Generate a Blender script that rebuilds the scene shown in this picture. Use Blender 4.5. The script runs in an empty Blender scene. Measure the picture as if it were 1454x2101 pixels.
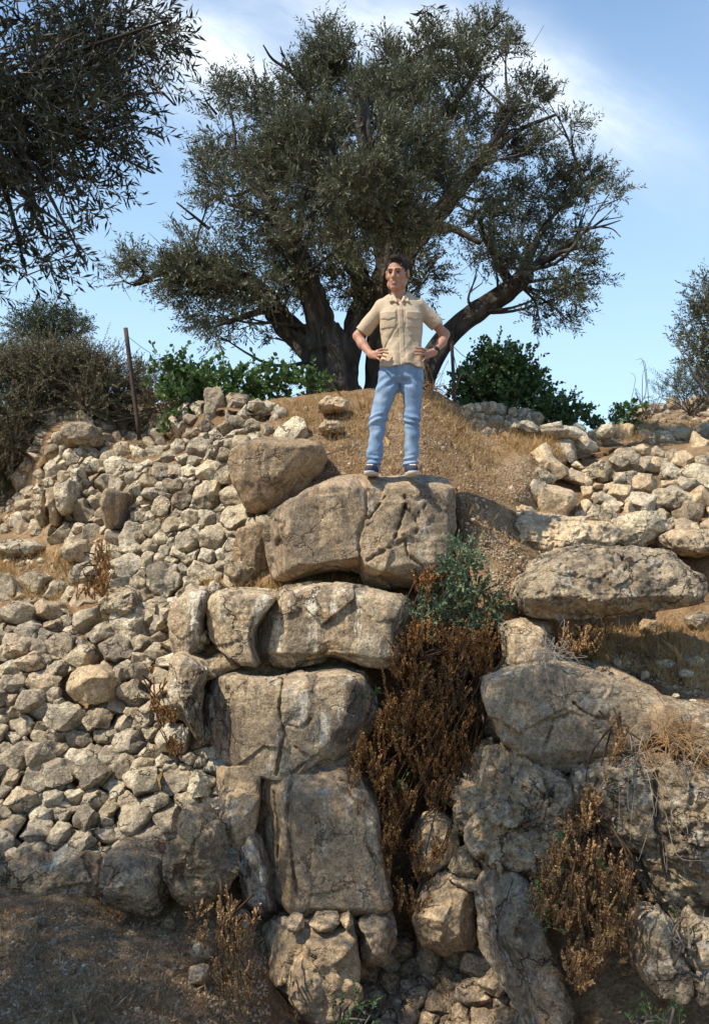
import bpy, math, random
import numpy as np
from mathutils import Vector
# ------------------------------------------------------------------ camera, sky, sun
R = math.radians
F = 2042.0; CX, CY = 727.0, 1050.5; HOR = 1180.0; EYE = 1.6
PITCH = math.atan((HOR-CY)/F)
sc = bpy.context.scene
COL = sc.collection
cam = bpy.data.cameras.new("camera"); camo = bpy.data.objects.new("camera", cam); COL.objects.link(camo)
cam.sensor_fit = 'VERTICAL'; cam.sensor_height = 36; cam.sensor_width = 24; cam.lens = 36*F/2101
cam.clip_start = 0.05; cam.clip_end = 3000
camo.location = (0, 0, EYE); camo.rotation_euler = (math.pi/2+PITCH, 0, 0)
sc.camera = camo
sc.view_settings.view_transform = 'Standard'; sc.view_settings.look = 'None'
sc.view_settings.exposure = 0.3; sc.view_settings.gamma = 1.0; sc.view_settings.use_curve_mapping = False
sc.cycles.max_bounces = 6; sc.cycles.diffuse_bounces = 4; sc.cycles.use_denoising = True
SUN = Vector((-0.53, -0.27, 0.80)).normalized()
sl = bpy.data.lights.new("sun", 'SUN'); sl.energy = 5.0; sl.angle = R(0.5); sl.color = (1.0, 0.90, 0.74)
so = bpy.data.objects.new("sun", sl); COL.objects.link(so)
so.rotation_euler = SUN.to_track_quat('Z', 'Y').to_euler(); so.location = (-20, -6, 20)

def pxdir(px, py):
    """direction through a photo pixel, scaled so that its world y is 1"""
    a = (np.asarray(px, float)-CX)/F; b = (CY-np.asarray(py, float))/F
    y = math.cos(PITCH) - b*math.sin(PITCH); z = math.sin(PITCH) + b*math.cos(PITCH)
    return a/y, z/y
def P(px, py, D):
    u, w = pxdir(px, py)
    D = np.asarray(D, float)
    return np.stack(np.broadcast_arrays(u*D, D, EYE+w*D), -1)
def unP(p):
    p = np.asarray(p, float); x, y, z = p[..., 0], p[..., 1], p[..., 2]-EYE
    f = y*math.cos(PITCH)+z*math.sin(PITCH); up = -y*math.sin(PITCH)+z*math.cos(PITCH)
    return CX+F*x/f, CY-F*up/f

class NT:
    """small helper round a node tree"""
    def __init__(s, tree): s.t = tree; s.n = tree.nodes; s.n.clear()
    def node(s, typ, **kw):
        n = s.n.new(typ)
        for k, v in kw.items():
            if hasattr(n, k) and not k[0].isupper(): setattr(n, k, v)
        return n
    def set(s, sock, v):
        if isinstance(v, bpy.types.NodeSocket): s.t.links.new(v, sock)
        elif v is not None:
            if sock.type == 'RGBA' and len(v) == 3: v = (*v, 1)
            sock.default_value = v
    def math(s, op, a, b=None, c=None, clamp=False):
        n = s.node('ShaderNodeMath', operation=op); n.use_clamp = clamp
        for i, v in enumerate((a, b, c)):
            if v is not None: s.set(n.inputs[i], v)
        return n.outputs[0]
    def vmath(s, op, a, b=None):
        n = s.node('ShaderNodeVectorMath', operation=op); s.set(n.inputs[0], a)
        if b is not None:
            s.set(n.inputs[3 if op == 'SCALE' else 1], b)
        return n.outputs[1 if op in ('DOT_PRODUCT', 'LENGTH') else 0]
    def noise(s, vec, scale, detail=4, rough=0.55, dist=0.0, out=0):
        n = s.node('ShaderNodeTexNoise'); s.set(n.inputs['Vector'], vec)
        n.inputs['Scale'].default_value = scale; n.inputs['Detail'].default_value = detail
        n.inputs['Roughness'].default_value = rough; n.inputs['Distortion'].default_value = dist
        return n.outputs[out]
    def vor(s, vec, scale, feature='F1', out='Distance'):
        n = s.node('ShaderNodeTexVoronoi', feature=feature); s.set(n.inputs['Vector'], vec)
        n.inputs['Scale'].default_value = scale
        return n.outputs[out]
    def ramp(s, fac, stops, interp='LINEAR'):
        n = s.node('ShaderNodeValToRGB'); s.set(n.inputs[0], fac); cr = n.color_ramp; cr.interpolation = interp
        while len(cr.elements) < len(stops): cr.elements.new(0.5)
        for e, (p, c) in zip(cr.elements, stops):
            e.position = p; e.color = (c, c, c, 1) if not hasattr(c, '__len__') else (*c, 1)
        return n.outputs[0]
    def mix(s, fac, a, b, mode='MIX'):
        n = s.node('ShaderNodeMix', data_type='RGBA', blend_type=mode); n.data_type = 'RGBA'; n.blend_type = mode
        s.set(n.inputs[0], fac); s.set(n.inputs[6], a); s.set(n.inputs[7], b)
        return n.outputs[2]

# world: physical sky with thin high cloud laid over it by direction
w = bpy.data.worlds.new("World"); sc.world = w; w.use_nodes = True
T = NT(w.node_tree)
sky = T.node('ShaderNodeTexSky', sky_type='NISHITA'); sky.sky_type = 'NISHITA'; sky.sun_disc = False
sky.sun_elevation = math.asin(SUN.z); sky.sun_rotation = math.atan2(SUN.x, SUN.y)
sky.altitude = 600; sky.air_density = 1.0; sky.dust_density = 0.6; sky.ozone_density = 2.5
tc = T.node('ShaderNodeTexCoord').outputs['Generated']
def cloud(p0, p1, width, soft=1.0):
    a = Vector(P(*p0, 1.0)) - Vector((0, 0, EYE)); b = Vector(P(*p1, 1.0)) - Vector((0, 0, EYE)); a.normalize(); b.normalize()
    c = (a+b)/2; ax = (b-a); L = ax.length/2; ax.normalize(); per = c.cross(ax).normalized(); wd = width/F
    d = T.vmath('SUBTRACT', warped, tuple(c))
    u = T.math('DIVIDE', T.vmath('DOT_PRODUCT', d, tuple(ax)), L); v = T.math('DIVIDE', T.vmath('DOT_PRODUCT', d, tuple(per)), wd)
    q = T.math('ADD', T.math('POWER', T.math('ABSOLUTE', u), 2.0), T.math('POWER', T.math('ABSOLUTE', v), 2.0))
    g = T.math('POWER', 2.718, T.math('MULTIPLY', q, -1.0))
    f = T.math('DOT_PRODUCT', 0, 0) if False else None
    # streaks along the band
    cb = T.node('ShaderNodeCombineXYZ'); T.set(cb.inputs[0], T.math('MULTIPLY', u, 1.4)); T.set(cb.inputs[1], T.math('MULTIPLY', v, 1.6*wd*F/90)); cb.inputs[2].default_value = p0[0]*0.01
    nz = T.noise(cb.outputs[0], 1.3, 6, 0.62, 0.4)
    k = T.ramp(nz, [(0.25, 0.25), (0.72, 1.0)])
    return T.math('MULTIPLY', T.math('MULTIPLY', g, k), soft)
wn = T.noise(tc, 5.0, 5, 0.6, out=1)
warped = T.vmath('ADD', tc, T.vmath('SCALE', T.vmath('SUBTRACT', wn, (0.5, 0.5, 0.5)), 0.05))
tot = None
for c in [((230, 10), (640, 210), 55, 1.15), ((260, 60), (520, 230), 110, .45), ((420, -20), (1000, 110), 60, .6), ((820, 40), (1420, 360), 80, .6), ((1000, 100), (1330, 280), 60, .5),
          ((700, 20), (1080, 130), 80, .5), ((1040, 240), (1240, 330), 40, .25), ((-700, 200), (-100, 420), 120, .5), ((1600, 100), (2200, 300), 90, .5)]:
    g = cloud(*c); tot = g if tot is None else T.math('ADD', tot, g)
fac = T.math('MINIMUM', tot, 0.9)
hazec = T.math('SUBTRACT', 1.0, T.math('MULTIPLY', T.vmath('DOT_PRODUCT', tc, (0, 0, 1)), 1.35), clamp=True)
skyc = T.mix(0.55, sky.outputs[0], T.mix(1.0, sky.outputs[0], (0.66, 1.05, 1.42), 'MULTIPLY'))
skyc = T.mix(T.math('MULTIPLY', T.math('POWER', hazec, 1.3), 0.95), skyc, (4.5, 6.2, 7.1))
skyc = T.mix(fac, skyc, (6.3, 6.8, 7.2))
bg = T.node('ShaderNodeBackground'); T.set(bg.inputs[0], skyc); bg.inputs[1].default_value = 0.145
ow = T.node('ShaderNodeOutputWorld'); T.t.links.new(bg.outputs[0], ow.inputs[0])

# ------------------------------------------------------------------ numpy noise
def _h(ix, iy, iz, seed):
    with np.errstate(over='ignore'):
        h = (ix.astype(np.uint32)*np.uint32(374761393) ^ iy.astype(np.uint32)*np.uint32(668265263) ^ iz.astype(np.uint32)*np.uint32(2147483647)) + np.uint32((seed*974634777) & 0xffffffff)
        h = (h ^ (h >> np.uint32(13)))*np.uint32(1274126177); h = (h ^ (h >> np.uint32(15)))*np.uint32(2246822519); h ^= h >> np.uint32(16)
    return h.astype(np.float32)/np.float32(4294967295.0)
def vnoise(p, seed=0):
    i = np.floor(p).astype(np.int64); f = (p-i).astype(np.float32); f = f*f*f*(f*(f*6-15)+10)
    x, y, z = i[:, 0], i[:, 1], i[:, 2]; r = 0
    for dx in (0, 1):
        wx = f[:, 0] if dx else 1-f[:, 0]
        for dy in (0, 1):
            wy = f[:, 1] if dy else 1-f[:, 1]
            for dz in (0, 1):
                wz = f[:, 2] if dz else 1-f[:, 2]
                r = r + wx*wy*wz*_h(x+dx, y+dy, z+dz, seed)
    return r*2-1
_ROT = np.array([[.36, .48, -.8], [-.8, .6, 0], [.48, .64, .6]])
def fbm(p, octv=4, seed=0, gain=0.5, ridged=False):
    a, s, n = 1.0, 0.0, 0.0; q = np.asarray(p, float)
    for k in range(octv):
        v = vnoise(q, seed+k*17)
        if ridged: v = 1-2*np.abs(v)
        s = s+a*v; n += a; a *= gain; q = (q @ _ROT)*2.03+11.3
    return s/n
def facets(p, scale, seed=0, tilt=0.6):
    """broken-rock relief: each irregular cell is a tilted flat face"""
    q = p*scale; i = np.floor(q).astype(np.int64); best = np.full(len(q), 1e9); val = np.zeros(len(q))
    for dx in (-1, 0, 1):
        for dy in (-1, 0, 1):
            for dz in (-1, 0, 1):
                c = i+np.array([dx, dy, dz]); a = [_h(c[:, 0], c[:, 1], c[:, 2], seed+k) for k in range(7)]
                o = c+np.stack(a[:3], 1); d = q-o; dd = (d*d).sum(1); m = dd < best
                v = (a[3]-.5)*1.0+tilt*((a[4]-.5)*2*d[:, 0]+(a[5]-.5)*2*d[:, 1]+(a[6]-.5)*2*d[:, 2])
                val = np.where(m, v, val); best = np.where(m, dd, best)
    return val

# ------------------------------------------------------------------ mesh and object helpers
_used = {}
def mesh_from(name, V, faces, mats, midx=None, smooth=True):
    me = bpy.data.meshes.new(name); V = np.asarray(V, np.float32)
    if isinstance(faces, np.ndarray): faces = [faces]
    faces = [np.asarray(f, np.int32) for f in faces if len(f)]
    me.vertices.add(len(V)); me.vertices.foreach_set('co', V.ravel())
    tot = sum(f.size for f in faces); n = sum(len(f) for f in faces)
    me.loops.add(tot); me.loops.foreach_set('vertex_index', np.concatenate([f.ravel() for f in faces]))
    cnt = np.concatenate([np.full(len(f), f.shape[1], np.int32) for f in faces]); st = np.concatenate([[0], np.cumsum(cnt)[:-1]]).astype(np.int32)
    me.polygons.add(n); me.polygons.foreach_set('loop_start', st)
    me.polygons.foreach_set('use_smooth', np.full(n, smooth))
    for m in (mats if isinstance(mats, (list, tuple)) else [mats]): me.materials.append(m)
    if midx is not None: me.polygons.foreach_set('material_index', np.asarray(midx, np.int32))
    me.update(calc_edges=True)
    return me
def obj(name, me, parent=None, loc=(0, 0, 0)):
    o = bpy.data.objects.new(name, me); COL.objects.link(o); o.location = loc
    if parent is not None: o.parent = parent
    return o
def tag(o, label=None, cat=None, group=None, kind=None):
    if label: o['label'] = label
    if cat: o['category'] = cat
    if group: o['group'] = group
    if kind: o['kind'] = kind
    return o
def thing(name, label, cat, loc, group=None):
    return tag(obj(name, None, None, loc), label, cat, group)
def local(V, loc): return np.asarray(V)-np.asarray(loc)

# ------------------------------------------------------------------ materials
def newmat(name):
    m = bpy.data.materials.new(name); m.use_nodes = True; t = NT(m.node_tree)
    b = t.node('ShaderNodeBsdfPrincipled'); o = t.node('ShaderNodeOutputMaterial'); t.t.links.new(b.outputs[0], o.inputs[0])
    return m, t, b
def rock_mat(name, c1, c2, grey, lich=0.5, white=0.5, orange=0.35, bump=0.6, sc_=1.0, pits=0.0, streak=False, brown=None):
    m, t, b = newmat(name)
    tc = t.node('ShaderNodeTexCoord').outputs['Object']; inf = t.node('ShaderNodeObjectInfo'); rnd = inf.outputs['Random']
    off = t.node('ShaderNodeCombineXYZ')
    for i, k in enumerate((37., 91., 53.)): t.set(off.inputs[i], t.math('MULTIPLY', rnd, k))
    v = t.vmath('ADD', tc, off.outputs[0])
    n1 = t.noise(v, 2.2*sc_, 5, 0.6, 0.3)
    col = t.mix(t.ramp(n1, [(0.32, 0), (0.68, 1)]), c1, c2)
    if brown:
        n = t.noise(v, 1.1*sc_, 6, 0.6, 0.6); col = t.mix(t.ramp(n, [(0.42, 0), (0.58, 0.85)]), col, brown)
    vs = v
    if streak:
        mp = t.node('ShaderNodeMapping'); t.set(mp.inputs[0], v); mp.inputs[3].default_value = (1.0, 1.0, 0.22); vs = mp.outputs[0]
    n2 = t.noise(vs, 3.6*sc_, 8, 0.68, 0.5)
    col = t.mix(t.math('MULTIPLY', t.ramp(n2, [(0.50, 0), (0.55, 1)]), lich), col, grey)
    n3 = t.noise(t.vmath('ADD', v, (7, 3, 1)), 4.5*sc_, 9, 0.75, 0.2)
    col = t.mix(t.math('MULTIPLY', t.ramp(n3, [(0.56, 0), (0.63, 1)]), orange), col, (0.34, 0.19, 0.075))
    n4 = t.noise(t.vmath('ADD', vs, (2, 9, 5)), 7*sc_, 9, 0.78)
    col = t.mix(t.math('MULTIPLY', t.ramp(n4, [(0.54, 0), (0.60, 1)]), white), col, (0.66, 0.62, 0.53))
    n5 = t.noise(t.vmath('ADD', v, (5, 5, 8)), 26*sc_, 5, 0.8)
    col = t.mix(1.0, col, t.ramp(n5, [(0.28, 0.35), (0.5, 1.0), (0.75, 1.5)]), 'MULTIPLY')
    n6 = t.noise(t.vmath('ADD', v, (1, 8, 3)), 58*sc_, 4, 0.85)
    col = t.mix(1.0, col, t.ramp(n6, [(0.30, 0.50), (0.5, 1.0), (0.68, 1.45)]), 'MULTIPLY')
    blot = t.noise(t.vmath('ADD', v, (4, 1, 6)), 1.9*sc_, 7, 0.7, 0.8); col = t.mix(t.ramp(blot, [(0.52, 0), (0.58, .32)]), col, t.mix(.6, grey, (0.16, 0.12, 0.085)))
    sp = t.noise(v, 70*sc_, 2, 0.6)
    col = t.mix(t.math('MULTIPLY', t.ramp(sp, [(0.62, 0), (0.68, 1)]), 0.6), col, (0.07, 0.06, 0.05))
    wv = t.vmath('ADD', v, t.vmath('SCALE', t.vmath('SUBTRACT', t.noise(v, 2.6, 5, 0.65, out=1), (.5, .5, .5)), 0.55))
    ck = t.vor(wv, 2.3*sc_, 'DISTANCE_TO_EDGE'); ckm = t.ramp(ck, [(0.0, 1.0), (0.022, 0.0)]); msk = t.ramp(t.noise(v, 1.7*sc_, 2, .5), [(0.47, 0), (0.56, 1)])
    ckm = t.math('MULTIPLY', ckm, msk); col = t.mix(t.math('MULTIPLY', ckm, .75), col, (0.05, 0.038, 0.028))
    st = t.node('ShaderNodeMapping'); t.set(st.inputs[0], v); st.inputs[3].default_value = (1.5, 1.5, 14.0); bed = t.noise(st.outputs[0], 1.6*sc_, 6, .7, .3)
    col = t.mix(1.0, col, t.ramp(bed, [(0.30, .86), (0.5, 1.0), (0.7, 1.08)]), 'MULTIPLY')
    br = t.node('ShaderNodeMapRange'); t.set(br.inputs[0], rnd); br.inputs[3].default_value = 0.78; br.inputs[4].default_value = 1.18
    col = t.mix(1.0, col, t.ramp(rnd, [(0, (0.80, 0.76, 0.70)), (0.35, (1.02, 1.0, 0.97)), (0.7, (0.92, 0.86, 0.76)), (1, (1.16, 1.12, 1.04))]), 'MULTIPLY')
    t.set(b.inputs['Base Color'], col); b.inputs['Roughness'].default_value = 0.92
    b.inputs['Specular IOR Level'].default_value = 0.25
    h = t.math('ADD', t.math('MULTIPLY', t.noise(v, 14*sc_, 8, 0.72), 1.0), t.math('MULTIPLY', t.noise(v, 60*sc_, 4, 0.6), 0.35))
    if pits:
        pv = t.vor(t.vmath('ADD', v, t.vmath('SCALE', t.noise(v, 9*sc_, 3, 0.6, out=1), 0.12)), 13*sc_)
        h = t.math('ADD', h, t.math('MULTIPLY', t.ramp(pv, [(0.08, 0), (0.42, 1)]), pits))
    h = t.math('SUBTRACT', t.math('ADD', h, t.math('MULTIPLY', bed, .28)), t.math('MULTIPLY', ckm, 1.2))
    bm = t.node('ShaderNodeBump'); bm.inputs['Strength'].default_value = bump; bm.inputs['Distance'].default_value = 0.035
    t.set(bm.inputs['Height'], h); t.t.links.new(bm.outputs[0], b.inputs['Normal'])
    return m
M = {}
M['pale'] = rock_mat('pale_limestone', (0.76, 0.68, 0.51), (0.56, 0.48, 0.34), (0.26, 0.23, 0.185), lich=.65, white=.5, orange=.35, bump=1.0)
M['rubble'] = rock_mat('rubble_limestone', (0.58, 0.50, 0.37), (0.40, 0.335, 0.24), (0.22, 0.19, 0.15), lich=.65, white=.35, orange=.35, bump=.9)
M['warm'] = rock_mat('warm_limestone', (0.66, 0.53, 0.36), (0.46, 0.35, 0.225), (0.30, 0.25, 0.19), lich=.4, white=.3, orange=.35, bump=.6)
M['brown'] = rock_mat('brown_weathered_limestone', (0.47, 0.36, 0.235), (0.32, 0.24, 0.155), (0.18, 0.15, 0.115), lich=.7, white=.30, orange=.3, bump=.55, streak=True)
M['lichen'] = rock_mat('lichened_limestone', (0.53, 0.43, 0.295), (0.34, 0.27, 0.185), (0.16, 0.135, 0.11), lich=.8, white=.95, orange=.55, bump=.85, streak=True)
M['grey'] = rock_mat('grey_pitted_limestone', (0.54, 0.45, 0.31), (0.36, 0.29, 0.20), (0.15, 0.125, 0.098), lich=.75, white=.75, orange=.5, bump=1.0, pits=.9)
M['tan'] = rock_mat('tan_limestone', (0.50, 0.395, 0.26), (0.35, 0.27, 0.175), (0.17, 0.145, 0.115), lich=.5, white=.35, orange=.4, bump=.6)
M['dark'] = rock_mat('dark_pitted_limestone', (0.52, 0.40, 0.26), (0.32, 0.24, 0.155), (0.15, 0.12, 0.09), lich=.6, white=.4, orange=.45, bump=1.0, pits=.7)
M['fieldstone'] = rock_mat('small_field_stone', (0.50, 0.42, 0.30), (0.36, 0.295, 0.21), (0.15, 0.13, 0.11), lich=.5, white=.3, orange=.35, bump=.5, sc_=1.3)

def soil_mat(name, dark=False):
    m, t, b = newmat(name)
    tc = t.node('ShaderNodeTexCoord').outputs['Object']
    n1 = t.noise(tc, 1.1, 6, 0.6, 0.4); n2 = t.noise(tc, 9, 8, 0.75); n3 = t.noise(tc, 45, 4, 0.7)
    col = t.mix(t.ramp(n1, [(0.38, 0), (0.62, 1)]), (0.24, 0.15, 0.08), (0.40, 0.285, 0.165))
    col = t.mix(t.ramp(n2, [(0.42, 0), (0.62, 1)]), col, (0.20, 0.115, 0.055))
    col = t.mix(1.0, col, t.ramp(n3, [(0.3, 0.45), (0.5, 1), (0.72, 1.45)]), 'MULTIPLY')
    vr = t.vor(tc, 26, out='Distance'); col = t.mix(t.ramp(vr, [(0.10, 0.8), (0.17, 0)]), col, (0.55, 0.46, 0.33))
    t.set(b.inputs['Base Color'], col); b.inputs['Roughness'].default_value = 0.97; b.inputs['Specular IOR Level'].default_value = 0.1
    h = t.math('ADD', n2, t.math('MULTIPLY', n3, 0.5)); bm = t.node('ShaderNodeBump'); bm.inputs['Strength'].default_value = 0.9; bm.inputs['Distance'].default_value = 0.05
    t.set(bm.inputs['Height'], h); t.t.links.new(bm.outputs[0], b.inputs['Normal'])
    return m
M['soil'] = soil_mat('dry_soil')
def simple_mat(name, cols, scale=8, rough=0.8, bump=0.0, bscale=30, spec=0.3, trans=0.0, back=None, detail=5, stretch=None, sheen=0):
    m, t, b = newmat(name)
    tc = t.node('ShaderNodeTexCoord').outputs['Object']; v = tc
    if stretch: mp = t.node('ShaderNodeMapping'); t.set(mp.inputs[0], tc); mp.inputs[3].default_value = stretch; v = mp.outputs[0]
    n = t.noise(v, scale, detail, 0.65)
    lo, hi = 0.30, 0.70; k = len(cols)
    col = t.ramp(n, [(lo+(hi-lo)*i/(k-1), c) for i, c in enumerate(cols)]) if k > 1 else None
    if back is not None:
        g = t.node('ShaderNodeNewGeometry'); col = t.mix(g.outputs['Backfacing'], col if col else cols[0], back)
    if col is not None: t.set(b.inputs['Base Color'], col)
    else: b.inputs['Base Color'].default_value = (*cols[0], 1)
    b.inputs['Roughness'].default_value = rough; b.inputs['Specular IOR Level'].default_value = spec
    if bump:
        bm = t.node('ShaderNodeBump'); bm.inputs['Strength'].default_value = bump; bm.inputs['Distance'].default_value = 0.02
        t.set(bm.inputs['Height'], t.noise(v, bscale, 6, 0.7)); t.t.links.new(bm.outputs[0], b.inputs['Normal'])
    if trans:
        tr = t.node('ShaderNodeBsdfTranslucent'); 
        if col is not None: t.set(tr.inputs[0], col)
        else: tr.inputs[0].default_value = (*cols[0], 1)
        mx = t.node('ShaderNodeMixShader'); mx.inputs[0].default_value = trans
        t.t.links.new(b.outputs[0], mx.inputs[1]); t.t.links.new(tr.outputs[0], mx.inputs[2])
        o = [n for n in t.n if n.type == 'OUTPUT_MATERIAL'][0]; t.t.links.new(mx.outputs[0], o.inputs[0])
    return m

# ------------------------------------------------------------------ the hillside: one sheet whose distance is interpolated between surveyed points
CP = [  # photo x, photo y, distance
 (-600,860,13),(-600,1100,10.5),(-600,1400,8),(-600,1750,6.8),(-600,2150,5),(0,840,12.8),(0,1000,12.5),(20,1075,11.2),(20,1110,10.4),(0,1180,9.4),(0,1240,8.8),(0,1400,8.1),(0,1600,7.35),
 (0,1740,7.05),(20,1800,6.9),(0,1900,6.35),(0,2101,5.35),(0,2300,4.7),(200,2101,5.35),(200,1930,6.3),(250,1880,6.85),(250,1760,7.0),(200,1500,7.75),(200,1300,8.25),(150,1230,8.8),(130,1150,9.5),
 (120,1085,10.1),(110,1000,10.6),(130,900,11.0),(250,930,10.9),(230,1085,9.6),(235,1000,10.0),(300,920,11.3),(250,830,12.6),(350,830,12.4),(340,895,11.4),(300,960,9.9),(270,1100,9.2),(300,1200,8.6),
 (330,1270,8.25),(380,860,10.8),(420,900,9.9),(440,840,10.3),(450,1000,9.2),(430,1100,8.7),(420,1200,8.25),(480,905,9.5),(520,1060,8.7),(520,830,10.4),(560,860,10.0),(650,870,9.8),(640,810,10.6),
 (760,800,10.7),(860,802,10.7),(700,900,9.3),(760,960,8.75),(690,975,8.8),(640,1020,8.5),(860,900,9.4),(850,975,8.7),(900,990,8.6),(520,1190,8.05),(700,1195,8.05),(850,1195,8.05),
 (560,1100,8.3),(740,1090,8.4),(900,1080,8.35),
 (400,1290,7.7),(620,1290,7.65),(800,1290,7.65),(400,1450,7.4),(600,1480,7.3),(740,1480,7.35),(480,1680,7.15),(640,1720,7.0),(740,1720,7.1),(400,1780,7.0),(640,2000,6.75),(640,2101,6.5),
 (450,1950,6.4),(450,2101,5.7),(300,2000,5.9),(560,1900,6.8),
 (870,1280,8.0),(900,1450,7.9),(850,1650,7.7),(880,1850,7.2),(850,2050,6.6),(850,2200,6.2),
 (955,1060,7.95),(975,1150,7.72),(1040,1220,7.5),(945,1005,8.4),(1020,1100,8.0),(1000,960,9.3),(1000,880,10.5),(930,830,10.7),(1080,1000,8.95),(1100,880,10.6),(1150,900,10.5),(1120,960,9.8),(1110,1020,9.25),
 (1200,1050,9.3),(1150,1100,8.7),(1300,1110,8.8),(1250,1000,9.7),(1250,930,10.4),(1400,1000,9.7),(1400,1090,9.0),(1454,930,10.4),(1300,900,11.2),(1220,895,11.6),(1350,880,13.5),(1454,880,14.5),
 (1454,820,16),(1320,840,15.5),(1450,1160,8.4),(1280,1200,8.7),(1200,1290,8.3),(1300,1290,8.5),(1430,1290,8.2),(1400,1370,7.35),(1250,1360,7.35),(1440,1440,6.95),(1080,1330,7.55),(1060,1450,7.2),
 (1200,1480,7.05),(1350,1500,6.8),(1180,1600,7.2),(1080,1700,6.9),(1200,1750,6.8),(1400,1600,6.7),(1400,1780,6.6),(1250,1850,6.6),(1080,1900,6.5),(1350,1980,6.1),(1200,2050,6.0),(1454,2050,5.8),
 (960,1790,7.1),(950,1930,6.9),(1000,2080,6.3),(1300,2200,5.5),(1000,2250,5.8),
 (1900,860,14),(1900,1000,10.5),(1900,1200,8.5),(1900,1500,7),(1900,1900,6),(1900,2250,5),(500,2300,5.1)]
CPa = np.array(CP, float)
def _rbf_fit():
    X = CPa[:, :2]/700.0; y = 1.0/CPa[:, 2]; n = len(X)
    K = np.sqrt(((X[:, None]-X[None])**2).sum(-1)+0.0006); Pm = np.c_[np.ones(n), X]
    A = np.block([[K+np.eye(n)*1e-4, Pm], [Pm.T, np.zeros((3, 3))]])
    return X, np.linalg.solve(A, np.r_[y, 0, 0, 0])
_RX, _RW = _rbf_fit()
def DT(px, py):
    px = np.asarray(px, float); py = np.asarray(py, float); sh = np.broadcast(px, py).shape
    q = np.stack(np.broadcast_arrays(px, py), -1).reshape(-1, 2)/700.0; out = np.empty(len(q))
    for s in range(0, len(q), 20000):
        a = q[s:s+20000]; K = np.sqrt(((a[:, None]-_RX[None])**2).sum(-1)+0.0006)
        out[s:s+20000] = K @ _RW[:-3]+_RW[-3]+a @ _RW[-2:]
    return (1.0/np.clip(out, 1/25., 1/3.5)).reshape(sh)
CR = np.array([(-900,800),(-600,820),(-100,845),(0,850),(90,840),(250,815),(360,835),(380,862),(450,838),(530,822),(640,808),(760,799),(860,800),(900,806),(935,828),(1000,862),(1100,885),(1200,893),(1235,878),
               (1290,868),(1330,850),(1454,828),(1700,815),(2300,800)], float)
def crest(px): return np.interp(px, CR[:, 0], CR[:, 1])
def inside(poly, x, y):
    poly = np.asarray(poly, float); x = np.asarray(x, float); y = np.asarray(y, float); r = np.zeros(np.broadcast(x, y).shape, bool)
    for (x1, y1), (x2, y2) in zip(poly, np.roll(poly, -1, 0)):
        m = ((y1 > y) != (y2 > y)); r ^= m & (x < (x2-x1)*(y-y1)/((y2-y1) if y2 != y1 else 1e-9)+x1)
    return r
PUSH = [[(250,950),(330,900),(400,850),(450,845),(560,860),(470,920),(490,1040),(550,1070),(480,1180),(370,1210),(338,1275),(285,1275),(240,1190),(250,1050)],
 [(-80,1250),(240,1285),(336,1290),(338,1400),(415,1550),(436,1690),(350,1740),(-80,1760)], [(1130,1000),(1140,960),(1320,905),(1560,900),(1560,1095),(1400,1080),(1280,1045),(1140,1025)], [(70,1060),(100,900),(190,920),(250,1000),(200,1080)]]
def push(U, V): return sum(inside(p, U, V)*0.19 for p in PUSH)
def ground_at(px, py):
    """point of the hillside surface seen through a photo pixel"""
    q = P(px, py, DT(px, py)+push(np.asarray(px, float), np.asarray(py, float))).reshape(-1, 3).copy()
    dn = 0.075*fbm(q*1.3, 4, 3)+0.035*fbm(q*6, 3, 9, ridged=True)+0.02*facets(q, 5.0, 4)
    q[:, 1] += dn; q[:, 2] += dn*0.5
    return q
def terrain():
    nu, nv = 430, 340
    us = np.linspace(-750, 2250, nu); t = np.linspace(0, 1, nv)
    U = np.repeat(us[:, None], nv, 1); C = crest(us)[:, None]; V = C+(2330-C)*t[None, :]
    D = DT(U, V)+push(U, V); V3 = P(U, V, D)
    q = V3.reshape(-1, 3)
    dn = 0.075*fbm(q*1.3, 4, 3)+0.035*fbm(q*6, 3, 9, ridged=True)+0.02*facets(q, 5.0, 4)
    q = q.copy(); q[:, 1] += dn; q[:, 2] += dn*0.5
    front = q.reshape(nu, nv, 3)
    # behind the crest: falls gently away to the horizon
    rows = []
    top = front[:, 0]
    for k, (dy, dz) in enumerate([(0.25, 0.0), (0.8, -0.03), (1.6, -0.10), (3, -0.25), (6, -.7), (12, -1.6), (30, -4), (90, -9), (400, -22), (1500, -60)]):
        r = top.copy(); r[:, 1] += dy; r[:, 0] *= (1+dy/12.0); r[:, 2] += dz
        if k >= 4: r[:, 2] = r[:, 2]*(1-min(1, (k-3)/4))+(top[:, 2].mean()+dz)*min(1, (k-3)/4)
        rows.append(r)
    back = np.stack(rows[::-1], 1)
    # towards and behind the camera
    bot = front[:, -1]; rows = []
    for k, f in enumerate((0.15, 0.35, 0.6, 0.85, 1.0)):
        r = bot.copy(); r[:, 1] = bot[:, 1]*(1-f)+(-0.5)*f; r[:, 0] = bot[:, 0]*(1+2.0*f); r[:, 2] = bot[:, 2]*(1-f)+0.0*f; rows.append(r)
    r = rows[-1].copy(); r[:, 1] = -40; r[:, 0] *= 4; rows.append(r)
    fore = np.stack(rows, 1)
    G = np.concatenate([back, front, fore], 1); n, m = G.shape[:2]
    idx = np.arange(n*m).reshape(n, m)
    Fq = np.stack([idx[:-1, :-1], idx[:-1, 1:], idx[1:, 1:], idx[1:, :-1]], -1).reshape(-1, 4)
    o = obj('hillside', mesh_from('hillside', G.reshape(-1, 3), Fq, M['soil'])); tag(o, kind='structure')
    far = obj('far_ground', mesh_from('far_ground', [(-2500, -2500, -8), (2500, -2500, -8), (2500, 2500, -70), (-2500, 2500, -70)], np.array([[0, 1, 2, 3]]), M['soil'])); tag(far, kind='structure')
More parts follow.
